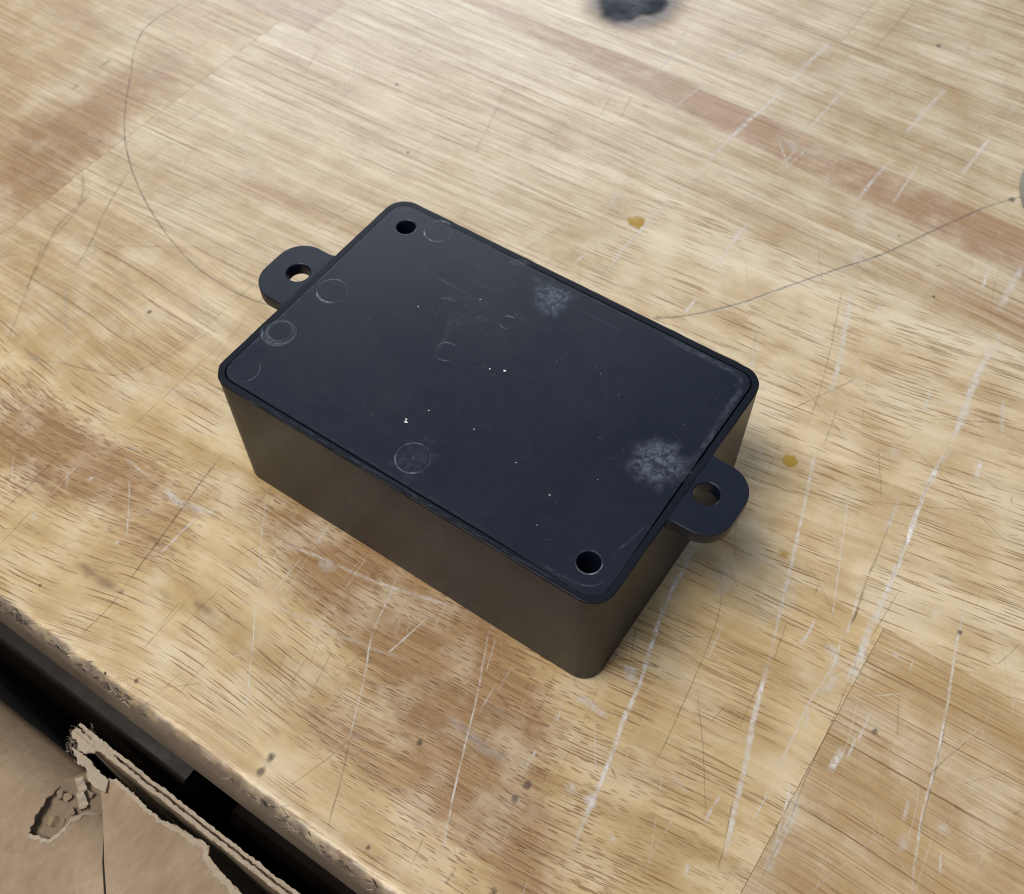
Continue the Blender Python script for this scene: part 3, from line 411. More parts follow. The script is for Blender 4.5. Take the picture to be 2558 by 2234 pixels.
ROWS = {1: (-48.8, 40.5, (-230, -93, 121, 270)), 2: (40.5, 118.0, (-230, -93.4, 205)), 3: (118.0, 196.5, (-230, -138, 260)), 4: (196.5, 285, (-190, 40, 260))}
TONES = {(1, 0): .3, (1, 1): .0, (1, 2): .5, (2, 0): .28, (2, 1): .0, (3, 0): .32, (3, 1): .10, (4, 0): .05, (4, 1): .08}
sd = 1
for row, (y0, y1, cuts) in ROWS.items():
    fv = solve_grain(row, max(cuts[0], -175), min(cuts[-1], 180), y0, y1)
    for q in range(len(cuts)-1):
        stave(row, cuts[q], cuts[q+1], y0, y1, fv, sd, TONES.get((row, q), .1), row == 1); sd += 1

# ---- marks lying on the bench top: thin ribbons that fade out at their rims
def smooth_line(pts, step=1.2):
    P = [np.array(p, float) for p in pts]
    if len(P) == 2: ctrl = [P[0]*2-P[1]]+P+[P[1]*2-P[0]]
    else: ctrl = [P[0]*2-P[1]]+P+[P[-1]*2-P[-2]]
    out = []
    for i in range(1, len(ctrl)-2):
        a, b, c, d = ctrl[i-1:i+3]; n = max(2, int(np.linalg.norm(c-b)/step))
        for k in range(n):
            t = k/n; out.append(.5*((2*b)+(-a+c)*t+(2*a-5*b+4*c-d)*t*t+(-a+3*b-3*c+d)*t**3))
    out.append(ctrl[-2]); return out
class Ribbons:
    def __init__(self): self.v, self.f, self.a = [], [], []
    def add(self, pts, wdt, alpha, z=.03, jit=.12, taper=True, step=1.2):
        P = smooth_line(pts, step); n = len(P); s0 = random.uniform(0, 99)
        z += random.random()*.02
        for i, p in enumerate(P):
            d = P[min(i+1, n-1)]-P[max(i-1, 0)]; L = np.linalg.norm(d) or 1; nrm = np.array((-d[1], d[0]))/L
            t = i/(n-1); q = p+nrm*jit*fbm(i*.5, 0, 1.7, s0)
            ww = wdt*.5*(1+.45*fbm(i, 0, 3.1, s0+7))
            al = alpha*(.72+.5*fbm(i, 0, 4.5, s0+13))
            if taper: al *= min(1, t*6+.15)*min(1, (1-t)*6+.15)
            b = len(self.v)
            for k, e in ((-1.15, 0), (-.45, 1), (.45, 1), (1.15, 0)):
                self.v.append((q[0]+nrm[0]*ww*k, q[1]+nrm[1]*ww*k, z)); self.a.append(max(0, al)*e)
            if i:
                for k in range(3): self.f.append((b-4+k, b+k, b+k+1, b-3+k))
    def build(self, name, mat, parent, kind=None):
        o = mesh(name, self.v, self.f, mat, parent, False, {'alpha': self.a})
        if kind: o['kind'] = kind
        return o
R = {c: Ribbons() for c in 'wdyv'}
PEN = []
for pts, wd, c, al in SCR:
    if c == 'd' and len(pts) >= 7 and wd >= .38: PEN.append((pts, wd, al)); continue
    R[c].add(pts, max(wd, .24)*(1.05 if c != 'w' else 1.25), min(1, al*(.75 if c != 'w' else 1.25)), step=1.0)
# the hundreds of hair scratches nobody could count
for q in range(1300):
    x = random.uniform(-150, 160); y = random.uniform(-47, 235)
    right = x > 20+random.uniform(-30, 30)
    a = math.radians(random.gauss(100 if right else 62, 16 if right else 28)) if random.random() < .72 else random.uniform(0, math.pi)
    L = min(45, random.lognormvariate(2.3, .6))
    cv = random.uniform(-.05, .05)*L
    p0 = (x-math.cos(a)*L/2, y-math.sin(a)*L/2); p2 = (x+math.cos(a)*L/2, y+math.sin(a)*L/2)
    if min(p0[1], p2[1]) < -46.5: continue
    c = 'w' if random.random() < (.55 if right else .25) else 'd'
    R[c].add([p0, (x-math.sin(a)*cv, y+math.cos(a)*cv), p2], random.uniform(.12, .20) if c == 'd' else random.uniform(.14, .25), random.uniform(.08, .30) if c == 'd' else random.uniform(.15, .5), jit=.08, step=1.6)
for q in range(150):                       # short nicks and rubbed spots
    x = random.uniform(-140, 158); y = random.uniform(-45, 230); a = random.uniform(0, math.pi); L = random.uniform(.6, 3.0)
    R[random.choice('wwdv')].add([(x, y), (x+math.cos(a)*L, y+math.sin(a)*L)], random.uniform(.25, .8), random.uniform(.2, .55), step=.5)
for c, mt in (('w', M_SCRW), ('d', M_SCRD), ('y', M_SCRY), ('v', M_SCRV)):
    seat(R[c].build('scratch', mt, bench, 'stuff'))
left = [p for p in PEN if p[0][0][0] < 0]; right = [p for p in PEN if p[0][0][0] > 0]
pr = Ribbons(); pr.add(left[0][0]+left[1][0][1:], .42, .62, z=.055, jit=.1, taper=False, step=.9)
pr2 = Ribbons(); pr2.add(right[0][0], .5, .62, z=.055, jit=.1, taper=False, step=.9)
seat(pr.build('pencil_line', M_PENCIL, bench)); seat(pr2.build('pencil_line', M_PENCIL, bench))

def blob_disc(name, cx, cy, rx, ry, hgt, mat, parent, seed, edge=.18, rings=4, n=20, z=.02, alpha=None, rot=0.0, ff=2.0):
    v = [(cx, cy, z+hgt)]; f = []; al = [1.0]
    for r in range(1, rings+1):
        t = r/rings
        for k in range(n):
            an = 2*math.pi*k/n; e = 1+edge*fbm(math.cos(an)*ff, math.sin(an)*ff, 1.3, seed)
            px, py = rx*t*e*math.cos(an), ry*t*e*math.sin(an)
            v.append((cx+px*math.cos(rot)-py*math.sin(rot), cy+px*math.sin(rot)+py*math.cos(rot), z+hgt*(1-t*t))); al.append(alpha(t) if alpha else 1.0)
    for k in range(n): f.append((0, 1+k, 1+(k+1) % n))
    for r in range(rings-1):
        for k in range(n):
            a = 1+r*n+k; b = 1+r*n+(k+1) % n; f.append((a, a+n, b+n, b))
    return mesh(name, v, f, mat, parent, True, {'alpha': al})
for i, (cx, cy, rx, ry) in enumerate(((29.5, 105.5, 2.5, 1.9), (90.2, 64.3, 1.75, 1.5), (98.9, 44.1, 1.5, 1.3))):
    kk = decal_material('amber_glue_spot', (.40, .245, .035), .35, 500, .05, .5) if i == 0 else kk
    o = seat(blob_disc('glue_spot', cx, cy, rx, ry, .12, kk, bench, i*3.1, .35, alpha=(lambda t: .78 if t < .9 else 0.0) if i < 2 else (lambda t: .38*(1-sm(t, .3, 1)))))
    if i == 2: o['label'] = 'faint brown glue spot'
dm = decal_material('dark_dent_mark', (.055, .045, .045), .7, 1200, .15, .6)
dv, dff, da = [], [], []
for i, ((cx, cy), r) in enumerate(SPOTS):
    if cy < -48: continue
    n = 12; b = len(dv); dv.append((cx, cy, .05)); da.append(.62)
    for t, e in ((.5, .5), (1.1, 0)):
        for k in range(n):
            an = 2*math.pi*k/n; q = r*t*(1+.35*fbm(math.cos(an), math.sin(an), .9, i*2.3)); dv.append((cx+q*math.cos(an)*.9, cy+q*math.sin(an)*1.1, .05)); da.append(e)
    for k in range(n): dff.append((b, b+1+k, b+1+(k+1) % n)); dff.append((b+1+k, b+1+n+k, b+1+n+(k+1) % n, b+1+(k+1) % n))
seat(tag(mesh('dent', dv, dff, dm, bench, False, {'alpha': da}), kind='stuff'))
# burn: charred, slightly blistered disc
k = NT('charred_wood'); ob = k.obj()
n1 = k.noise(k.scale(ob, (160, 420, 200)), det=4, rough=.65); n2 = k.noise(k.scale(ob, (90, 90, 90)), det=2)
k.set(color=k.mix(k.smooth(n1, .35, .7), (.006, .008, .014), (.028, .034, .052)), rough=k.smooth(n2, .35, .65, .4, .7), spec=.22)
k.bump(n1, .5, .0008); k.alpha(k.attr('alpha'))
seat(blob_disc('burn_mark', -16.5, 182, 11.2, 13.0, .35, k.m, bench, 5.5, .30, rings=14, n=48, z=.03, alpha=lambda t: 1-sm(t, .66, 1.0)))

# ragged splinters along the worn front edge
sv, sf2 = [], []; lv, lf2 = [], []
def fibre(V, F, p, d, L, r, curl):
    b = len(V); d = Vector(d).normalized(); side = d.cross(Vector((0, 0, 1))).normalized(); p = Vector(p); up = Vector((0, 0, 1))
    for i in range(6):
        t = i/5; rr = r*(1-.75*t)
        c = p+d*L*t+up*(curl[0]*math.sin(t*2.6))+side*curl[1]*t*t
        for q in ((side*rr), (up*rr), (-side*rr)): V.append(tuple(c+q))
        if i:
            o = b+(i-1)*3
            for k in range(3): F.append((o+k, o+3+k, o+3+(k+1) % 3, o+(k+1) % 3))
for q in range(130):
    x = random.choice([random.uniform(-25, 75), random.gauss(-14, 4), random.gauss(1, 5), random.gauss(13, 3), random.gauss(64, 9), random.gauss(52, 6)])
    y = -48.5+abs(random.gauss(0, .8)); z = -.45 if y < -47.6 else -.02
    dark = random.random() < .6
    if not dark or random.random() < .35:
        an = random.gauss(0, .3)+(math.pi if random.random() < .5 else 0)
        fibre(*((sv, sf2) if dark else (lv, lf2)), (x, y, z), (math.cos(an), math.sin(an), random.uniform(-.05, .1)), random.uniform(.5, 2.2), random.uniform(.03, .09), (random.uniform(0, .25), random.uniform(-.9, .9)))
    else:                                   # a torn chip lying flat
        V_, F_ = (sv, sf2) if dark else (lv, lf2)
        b0 = len(V_); n = 7; a_, c_ = random.uniform(.25, .9), random.uniform(.08, .25); rt = random.gauss(0, .4)
        V_.append((x, y, z+.22))
        for k_ in range(n):
            an = 2*math.pi*k_/n; e = random.uniform(.6, 1.4); px, py = a_*e*math.cos(an), c_*e*math.sin(an)
            V_.append((x+px*math.cos(rt)-py*math.sin(rt), y+px*math.sin(rt)+py*math.cos(rt), z+random.uniform(-.05, .12)))
        for k_ in range(n): F_.append((b0, b0+1+k_, b0+1+(k_+1) % n))
seat(tag(mesh('splinter', sv, sf2, M_FIBRE, bench), kind='stuff')); seat(tag(mesh('splinter', lv, lf2, M_FIBREL, bench), kind='stuff'))

# steel rail under the front edge
def prism_x(name, prof, x0, x1, mat, parent, smooth=False):
    n = len(prof); v = [(x0, y, z) for y, z in prof]+[(x1, y, z) for y, z in prof]
    f = [(i, (i+1) % n, n+(i+1) % n, n+i) for i in range(n)]+[tuple(range(n))[::-1], tuple(range(n, 2*n))]
    return mesh(name, v, f, mat, parent, smooth)
prof = [(-10, -37.2), (-10, -80), (-49.9, -80), (-49.9, -39.4)]+[(-48.5-1.4*math.cos(t), -39.0+1.5*math.sin(t)) for t in np.linspace(.25, 1.45, 6)]+[(-40, -37.3)]
o = prism_x('steel_rail', prof, -230, 18.5, M_STEEL, bench, True); seat(o); o.data.set_sharp_from_angle(angle=math.radians(35))
prof = [(-10, -52), (-10, -90), (-48.5, -90), (-48.5, -58), (-46.5, -55), (-44, -55.5), (-42, -53)]
seat(prism_x('lower_rail', prof, 24, 270, M_STEEL, bench))
v = [(-600, -47, -870), (600, -47, -870), (600, -47, -80.5), (-600, -47, -80.5), (-600, -30, -870), (600, -30, -870), (600, -30, -80.5), (-600, -30, -80.5)]  # panel added under the bench to keep the gap below it black
seat(mesh('shade_panel', v, [(0, 1, 2, 3), (7, 6, 5, 4), (0, 4, 5, 1), (3, 2, 6, 7), (1, 5, 6, 2), (0, 3, 7, 4)], M_STEEL, bench))

# ------------------------------------------------------------------ the black plastic project box (upside: its inset panel on top)
LX, LY, HZ, RC = 83.0, 56.08, 30.97, 4.42
DR = .31                                # draft of the walls
box = empty('project_box', (LX/2*MM, LY/2*MM, 0))
tag(box, 'black plastic project box with two mounting tabs lying on the workbench', 'project box')
def bseat(o):
    o.matrix_parent_inverse = Matrix.Translation((-LX/2*MM, -LY/2*MM, 0)); return o
def rrect(e, r, n=10, ox=0.0, oy=0.0, wob=None):
    """counter-clockwise rounded rectangle, inset e from the outer top outline"""
    pts = []
    for cx, cy, a0 in ((LX-e-r, e+r, -90), (LX-e-r, LY-e-r, 0), (e+r, LY-e-r, 90), (e+r, e+r, 180)):
        for i in range(n+1):
            a = math.radians(a0+90*i/n); pts.append((cx+r*math.cos(a)+ox, cy+r*math.sin(a)+oy))
    return pts
def subdivide(pts, step):
    out = []
    for i, p in enumerate(pts):
        q = pts[(i+1) % len(pts)]; d = math.hypot(q[0]-p[0], q[1]-p[1]); n = max(1, int(d/step))
        for k in range(n): out.append((p[0]+(q[0]-p[0])*k/n, p[1]+(q[1]-p[1])*k/n))
    return out
def lofted(name, loops, mat, parent, cap_bottom=False, cap_top=False, smooth=False):
    bm = bmesh.new(); prev = None
    rows = [[bm.verts.new(p) for p in lp] for lp in loops]
    n = len(rows[0])
    for a, b in zip(rows, rows[1:]):
        for i in range(n): bm.faces.new((a[i], a[(i+1) % n], b[(i+1) % n], b[i]))
    if cap_bottom: bm.faces.new(rows[0][::-1])
    if cap_top: bm.faces.new(rows[-1])
    return frombm(name, bm, mat, parent, smooth)
def with_z(pts, z): return [(x, y, z) for x, y in pts]
RIM = 1.32
def flat_tops(o, ang=55):
    me = o.data; me.set_sharp_from_angle(angle=math.radians(ang)); me.polygons.foreach_set('use_smooth', [abs(p.normal.z) < .999 for p in me.polygons])
def ring(e, r, z, jit=0.0, seed=0):
    b = subdivide(rrect(e, r), 1.1); out = []
    # a constant vertex count for every loop: sample the outer outline, then scale towards the inset one
    return b
base_n = 10
def loop(e, r, z, jit=0.0, seed=0.0, m=36):
    """loops share one vertex count: n per corner and m per side"""
    pts = rrect(e, r, base_n); out = []
    per = base_n+1
    for c in range(4):
        seg = pts[c*per:(c+1)*per]; nxt = pts[((c+1) % 4)*per]
        out += seg
        for k in range(1, m): out.append((seg[-1][0]+(nxt[0]-seg[-1][0])*k/m, seg[-1][1]+(nxt[1]-seg[-1][1])*k/m))
    if jit:
        q = []
        for x, y in out:
            j = jit*(fbm(x, y, 2.2, seed)+.6*fbm(x, y, .8, seed+3)); dx, dy = x-LX/2, y-LY/2; L = math.hypot(dx, dy); q.append((x+dx/L*j, y+dy/L*j))
        out = q
    return [(x, y, z) for x, y in out]
# body: base, outer wall, softly rounded base arris, rim, groove wall, ledge
loops = [loop(DR+.8, RC-.8, 0.0), loop(DR+.25, RC-.3, .12), loop(DR, RC-DR, .55), loop(.03, RC, HZ-.45), loop(.0, RC, HZ-.16, .10, 1.0), loop(.05, RC-.05, HZ-.05, .13, 2.0), loop(.15, RC-.15, HZ-.005, .10, 3.0),
         loop(.25, RC-.25, HZ, .03, 3.0), loop(RIM-.05, RC-RIM+.05, HZ), loop(RIM, RC-RIM, HZ-.05), loop(RIM, RC-RIM, HZ-9.0)]
body = lofted('body', loops, M_BLACK, box, cap_bottom=True, cap_top=True, smooth=True); bseat(body)
flat_tops(body)

# lid panel: its seam opens along the front and the right side and closes near the two screw corners
def lid_gap(x, y):
    front = sm(x, 76, 58)*sm(y, 8, 2); right = sm(y, 8, 24)*sm(x, 76, 80); back = sm(x, 22, 40)*sm(y, 48, 54)*.8
    left = .0*sm(x, 6, 2)
    cornB = g(x, y, 1, 1, 7, 7)*.6
    return .012+.24*max(front, right, back, cornB)
def lid_outline(extra, jit):
    out = []
    for x, y, z in loop(RIM, RC-RIM, 0):
        gp = lid_gap(x, y)+extra; dx = (x-LX/2); dy = (y-LY/2)
        nx = 1 if x > LX-RC else (-1 if x < RC else 0); ny = 1 if y > LY-RC else (-1 if y < RC else 0)
        cx = LX-RC if nx > 0 else RC; cy = LY-RC if ny > 0 else RC
        vx = x-cx if nx else 0; vy = y-cy if ny else 0; L = math.hypot(vx, vy) or 1
        j = jit*fbm(x, y, 1.4, 9.0)
        out.append((x-vx/L*(gp+j), y-vy/L*(gp+j)))
    return out
HOLES = [(6.7, 49.6, 1.88), (76.6, 6.5, 1.95)]
ZL = HZ-.01
def circle(cx, cy, r, n=36): return [(cx+r*math.cos(2*math.pi*i/n), cy+r*math.sin(2*math.pi*i/n)) for i in range(n)]
def plate(name, outline, holes, z_top, z_bot, mat, parent, edge=.16, hole_edge=.16, blind=False):
    """a slab with softened arrises and round holes"""
    bm = bmesh.new()
    def loopv(pts, z): return [bm.verts.new((x, y, z)) for x, y in pts]
    def shrink(pts, d):
        n = len(pts); out = []
        for i, (x, y) in enumerate(pts):
            ax, ay = pts[i-1]; bx, by = pts[(i+1) % n]; dx, dy = bx-ax, by-ay; L = math.hypot(dx, dy) or 1
            out.append((x-dy/L*d, y+dx/L*d))
        return out
    def band(a, b):
        n = len(a)
        for i in range(n): bm.faces.new((a[i], a[(i+1) % n], b[(i+1) % n], b[i]))
    l_top = loopv(shrink(outline, edge), z_top); l_mid = loopv(shrink(outline, edge*.3), z_top-edge*.3); l_low = loopv(outline, z_top-edge); l_bot = loopv(outline, z_bot)
    band(l_bot, l_low); band(l_low, l_mid); band(l_mid, l_top)
    rims = [l_top]; bots = [l_bot]
    for cx, cy, r in holes:
        t = loopv(circle(cx, cy, r+hole_edge), z_top); m_ = loopv(circle(cx, cy, r+hole_edge*.3), z_top-hole_edge*.35); lo = loopv(circle(cx, cy, r), z_top-hole_edge); b = loopv(circle(cx, cy, r), z_bot)
        band(t, m_); band(m_, lo); band(lo, b); rims.append(t); bots.append(b)
    def fill(loops_):
        es = []
        for lp in loops_:
            for i in range(len(lp)):
                e = bm.edges.get((lp[i], lp[(i+1) % len(lp)])) or bm.edges.new((lp[i], lp[(i+1) % len(lp)])); es.append(e)
        bmesh.ops.triangle_fill(bm, use_beauty=True, use_dissolve=False, edges=es)
    fill(rims); fill(bots[:1] if blind else bots)
    if blind:
        for b in bots[1:]: bm.faces.new(b)
    o = frombm(name, bm, mat, parent, True); flat_tops(o); return o
lid = bseat(plate('lid', lid_outline(0, .05), HOLES, ZL, ZL-8.5, M_LID, box, .04, .26, blind=True))

# mounting tabs: rounded slabs with a through hole, level with the rim
def tab(sign):
    x0 = 0.4 if sign < 0 else LX-.4; half = 7.55; reach = 9.15; cy = LY/2+(.05 if sign > 0 else -.1)
    rr = 5.5; pts = []
    # root, then the rounded outer end (an almost half-round end with a short flat)
    pts.append((x0, cy-half-.35)); pts.append((x0+sign*.9, cy-half-.12)); pts.append((x0+sign*1.6, cy-half))
    ex = (0 if sign < 0 else LX)+sign*reach
    for i in range(15):
        a = math.radians(-90+90*i/14); pts.append((ex-sign*rr+sign*rr*math.cos(a), cy-half+rr+rr*math.sin(a)))
    for i in range(15):
        a = math.radians(90*i/14); pts.append((ex-sign*rr+sign*rr*math.cos(a), cy+half-rr+rr*math.sin(a)))
    pts.append((x0+sign*1.6, cy+half)); pts.append((x0+sign*.9, cy+half+.12)); pts.append((x0, cy+half+.35))
    if sign < 0: pts = pts[::-1]
    hx = -3.0 if sign < 0 else 85.85; hy = 28.35
    return bseat(plate('mounting_tab', pts, [(hx, hy, 2.22)], HZ-.05, HZ-2.75, M_LID, box, .14, .26))
tab(-1); tab(1)

# round moulding marks of the lid, and painted glints at the screw holes: raised thread-thin rings with a shallow step
def ring_mesh(V, F, A, cx, cy, r, wdt, a0, a1, alpha, z, n=40):
    b = len(V)
    s = random.uniform(0, 50)
    for i in range(n+1):
        an = math.radians(a0+(a1-a0)*i/n); t = i/n; fade = min(1, t*5)*min(1, (1-t)*5) if abs(a1-a0) < 359 else 1
        al = min(.75, .8*alpha)*(.5 if abs(a1-a0) > 359 else 1.0)*fade*(.3+1.4*abs(fbm(math.cos(an)*3, math.sin(an)*3, 1.2, s)))
        for q, e, dz in ((-1, 0, 0), (0, 1, .05), (1, 0, 0)):
            rr = r+wdt*q*.5; V.append((cx+rr*math.cos(an), cy+rr*math.sin(an), z+dz)); A.append(al*e)
        if i:
            for k in range(2): F.append((b+(i-1)*3+k, b+i*3+k, b+i*3+k+1, b+(i-1)*3+k+1))
def mark(cx, cy, rings):
    V, F, A = [], [], []
    for r, wdt, a0, a1, al in rings: ring_mesh(V, F, A, cx, cy, r, wdt, a0, a1, al, ZL+.012)
    return bseat(mesh('moulding_mark_glint', V, F, M_RING, box, True, {'alpha': A}))
full = lambda r, al=.5: (r, .22, 0, 360, al)
mark(12.7, 52.2, [full(2.75, .35), (2.75, .42, 200, 330, .9), (2.95, .3, 60, 150, .8), (3.15, .25, 70, 140, .6)])
mark(5.5, 28.3, [full(2.95, .45), (2.95, .45, 210, 320, .95), (2.75, .3, 220, 310, .7), (2.95, .4, 80, 170, .7)])
mark(3.95, 15.2, [full(2.2, .8), (2.5, .2, 20, 300, .8), (2.75, .2, 0, 360, .7), (3.0, .2, 200, 420, .85), (3.25, .2, 180, 380, .75), (3.5, .25, 190, 330, .8), (2.4, .2, 190, 330, .7)])
mark(4.4, 4.8, [full(2.95, .22), (2.95, .3, -40, 60, .55)])
mark(41.0, 49.7, [full(2.9, .35), (2.9, .35, 60, 170, .5)])
mark(76.0, 29.4, [full(2.6, .25), (2.6, .3, 40, 200, .5)])
mark(41.3, 6.6, [full(3.05, .55), (3.05, .4, 190, 330, .7), (3.1, .3, 90, 160, .5)])
mark(37.4, 40.5, [full(1.5, .12), (1.5, .25, 60, 150, .8), (1.65, .2, 80, 150, .7), (1.5, .25, 230, 300, .7)])
mark(32.1, 28.5, [full(2.1, .10), (2.1, .3, 70, 170, .8), (2.1, .25, 250, 330, .6)])
mark(25.6, 36.8, [(2.3, .3, 70, 150, .5), (2.6, .2, 60, 140, .4), (2.3, .2, 200, 280, .25)])
mark(31.6, 52.9, [(1.2+.25*i, .14, 60, 190, .55) for i in range(6)])
mark(29.6, 33.5, [(1.8, .2, 60, 140, .5)]); mark(33.6, 37.0, [(1.9, .2, 60, 150, .5)]); mark(52.0, 38.0, [(2.0, .2, 120, 220, .3)])
for hx, hy, hr in HOLES: mark(hx, hy, [(hr+.2, .3, 215, 395, .9), (hr+.2, .16, 0, 360, .5)])  # highlight crescents painted on the worn screw-hole edges
# scuffs, rubbed streaks and saw-marked margins of the lid
def scuff_patch(cx, cy, r, alpha, seed, edge=.55, hole=0.0):
    return bseat(blob_disc('scuff', cx, cy, r, r, .0, M_SCUFF, box, seed, edge, rings=10, n=64, z=ZL+.03, ff=2.4, alpha=lambda t: alpha*(1 if t > hole else .4)*(1-sm(t, .35, 1.0))))
scuff_patch(41.2, 49.8, 4.9, 1.0, 1.2, .42); scuff_patch(76.2, 29.6, 5.6, 1.0, 2.7, .45); scuff_patch(41.3, 6.6, 4.2, .55, 3.3, .9, .72)
rb = Ribbons()
for pts, wd, al in [([(14.4,43.2),(16.9,42.4),(21.1,42.3),(26.4,42.0),(29.5,41.7)], .8, .5), ([(24.2,39.6),(25.9,39.3)], 1.6, .3), ([(27,36.3),(28.8,34.3),(29.7,32.1),(30.9,27.1)], 1.1, .38),
                    ([(27.7,37.2),(29.6,37.1),(30.6,38.7),(28.3,40.0)], 1.3, .35), ([(34.7,52.6),(37.6,52.1),(39.2,51.6)], 1.2, .6), ([(44,50.6),(51.2,50.4),(56.6,50.3)], .22, .5),
                    ([(62,53.8),(66.6,53.7),(71.7,53.6),(76.6,53.5),(79.0,52.9),(80.2,51.0),(80.4,47),(80.6,42),(80.8,36),(80.8,31)], 1.1, .55), ([(64,54.2),(72,54.2),(78,54.1)], .3, .6),
                    ([(12,54.1),(20,54.2),(30,54.2),(45,54.2),(60,54.2)], .5, .35), ([(1.9,6),(1.8,14),(1.8,30),(1.8,44),(2.2,50),(4,53.4),(8,54.1),(12,54.1)], .5, .4),
                    ([(22,46),(27,45.2),(33,45.8)], 1.5, .22), ([(24,38),(27,40.5),(31,41.5),(34,40.8)], 1.8, .2), ([(28,35),(31,36.5),(33,39)], 2.2, .2), ([(18,48),(26,49.5),(34,49)], 1.3, .2), ([(38,43),(42,42.5),(46,43.5)], 1.2, .18), ([(10,46),(12.3,45.6)], .8, .4), ([(6.4,44),(7.5,44.4)], .5, .4), ([(3,52),(4.6,53.6)], .8, .5), ([(78.9,9),(79.6,12),(80.9,18)], .5, .45), ([(70,2.0),(76,2.1),(79,3.0),(80.5,5.2)], .5, .4),
                    ([(8,.7),(20,.65),(38,.7),(55,.7),(70,.65),(79,.8)], .35, .4), ([(20,2.0),(40,1.9),(60,2.0)], .25, .3)]:
    rb.add(pts, wd, al, z=ZL+.04, jit=.25, step=.7)
for q in range(150):
    x = random.uniform(4, 79); y = random.uniform(4, 52)
    if random.random() < .45: x, y = random.gauss(30, 9), random.gauss(39, 6)
    if not (3 < x < 80 and 3 < y < 53) or any(math.hypot(x-h[0], y-h[1]) < 4 for h in HOLES): continue
    a = random.gauss(.6, .9); L = random.uniform(.3, 1.7); c = random.uniform(-.3, .3)*L
    rb.add([(x, y), (x+math.cos(a)*L/2-math.sin(a)*c, y+math.sin(a)*L/2+math.cos(a)*c), (x+math.cos(a)*L, y+math.sin(a)*L)], random.uniform(.1, .2), random.uniform(.2, .8), z=ZL+.04, jit=.02, step=.3)
bseat(rb.build('scuff', M_SCUFF, box, 'stuff'))

# ------------------------------------------------------------------ dust specks on the lid
V, F = [], []
def speck(cx, cy, r, z0):
    b = len(V); n = 6
    r *= .85; V.append((cx, cy, z0+r*.7))
    for k in range(n):
        a = 2*math.pi*k/n+random.uniform(-.3, .3); q = r*random.uniform(.7, 1.25); V.append((cx+q*math.cos(a), cy+q*math.sin(a)*.8, z0+r*.12))
    for k in range(n): F.append((b, b+1+k, b+1+(k+1) % n))
for cx, cy, r in ((35.7,11.9,.42),(35.4,12.4,.26),(43.5,30.8,.33),(41.0,29.7,.2),(37.5,16.1,.18),(21.4,34.3,.17),(29.9,42.3,.17),(46.4,17.3,.16),(56.3,15.7,.14),(64.5,13.5,.16),(69.5,20.5,.09),(58,40,.08),(39.8,29.4,.09),(66,7.5,.10)):
    speck(cx, cy, r, ZL+.03)
for q in range(26): speck(random.uniform(4, 79), random.uniform(4, 52), random.uniform(.03, .06), ZL+.03)
d = mesh('dust', V, F, M_DUST, None); tag(d, 'white dust specks scattered on the black lid of the project box', 'dust', kind='stuff')

# ------------------------------------------------------------------ grey metal disc cut by the right border
disc = empty('metal_disc', (0.1230, 0.1755, 0))
tag(disc, 'round grey metal disc on the workbench, only its left rim in view', 'metal disc')
def lathe(name, prof, mat, parent, cx, cy, n=72):
    v = [(cx+r*math.cos(2*math.pi*k/n), cy+r*math.sin(2*math.pi*k/n), z) for r, z in prof for k in range(n)]
    f = [(i*n+k, i*n+(k+1) % n, (i+1)*n+(k+1) % n, (i+1)*n+k) for i in range(len(prof)-1) for k in range(n)]
    f += [tuple(range(n))[::-1], tuple(range((len(prof)-1)*n, len(prof)*n))]
    o = mesh(name, v, f, mat, parent, True); o.data.set_sharp_from_angle(angle=math.radians(40)); return o
for nm, pf, mt in (('rim', [(23.4, 0), (24, .4), (24, 3.4), (23.6, 4.0), (22.8, 4.2), (18, 4.2)], M_GREY), ('face', [(18.3, 3.0), (18.3, 4.4), (17.6, 4.8), (4, 4.8)], M_GREY)):
    o = lathe(nm, pf, mt, disc, 123.0, 175.5); o.matrix_parent_inverse = Matrix.Translation((-.1230, -.1755, 0))

# ------------------------------------------------------------------ torn cardboard box below the bench edge
card = empty('cardboard_box', (-0.02, -0.105, -0.87))
tag(card, 'brown corrugated cardboard box with torn top flaps beside the bench edge', 'cardboard box')
def cseat(o): o.matrix_parent_inverse = Matrix.Translation((.02, .105, .87)); return o
def rough(pts, step=.6, amp=.22, seed=0.0, closed=False, mask=None):
    """a torn outline: resampled with ragged jitter"""
    out = []
    m = len(pts) if closed else len(pts)-1
    for i in range(m):
        p, q = pts[i], pts[(i+1) % len(pts)]; L = math.hypot(q[0]-p[0], q[1]-p[1]); n = max(1, int(L/step)); nx, ny = -(q[1]-p[1])/L, (q[0]-p[0])/L
        for k in range(n):
            t = k/n; x = p[0]+(q[0]-p[0])*t; y = p[1]+(q[1]-p[1])*t; j = amp*(fbm(x, y, 1.6, seed)+.8*fbm(x, y, .5, seed+4)); out.append((x+nx*j, y+ny*j))
    if not closed: out.append(pts[-1])
    return out
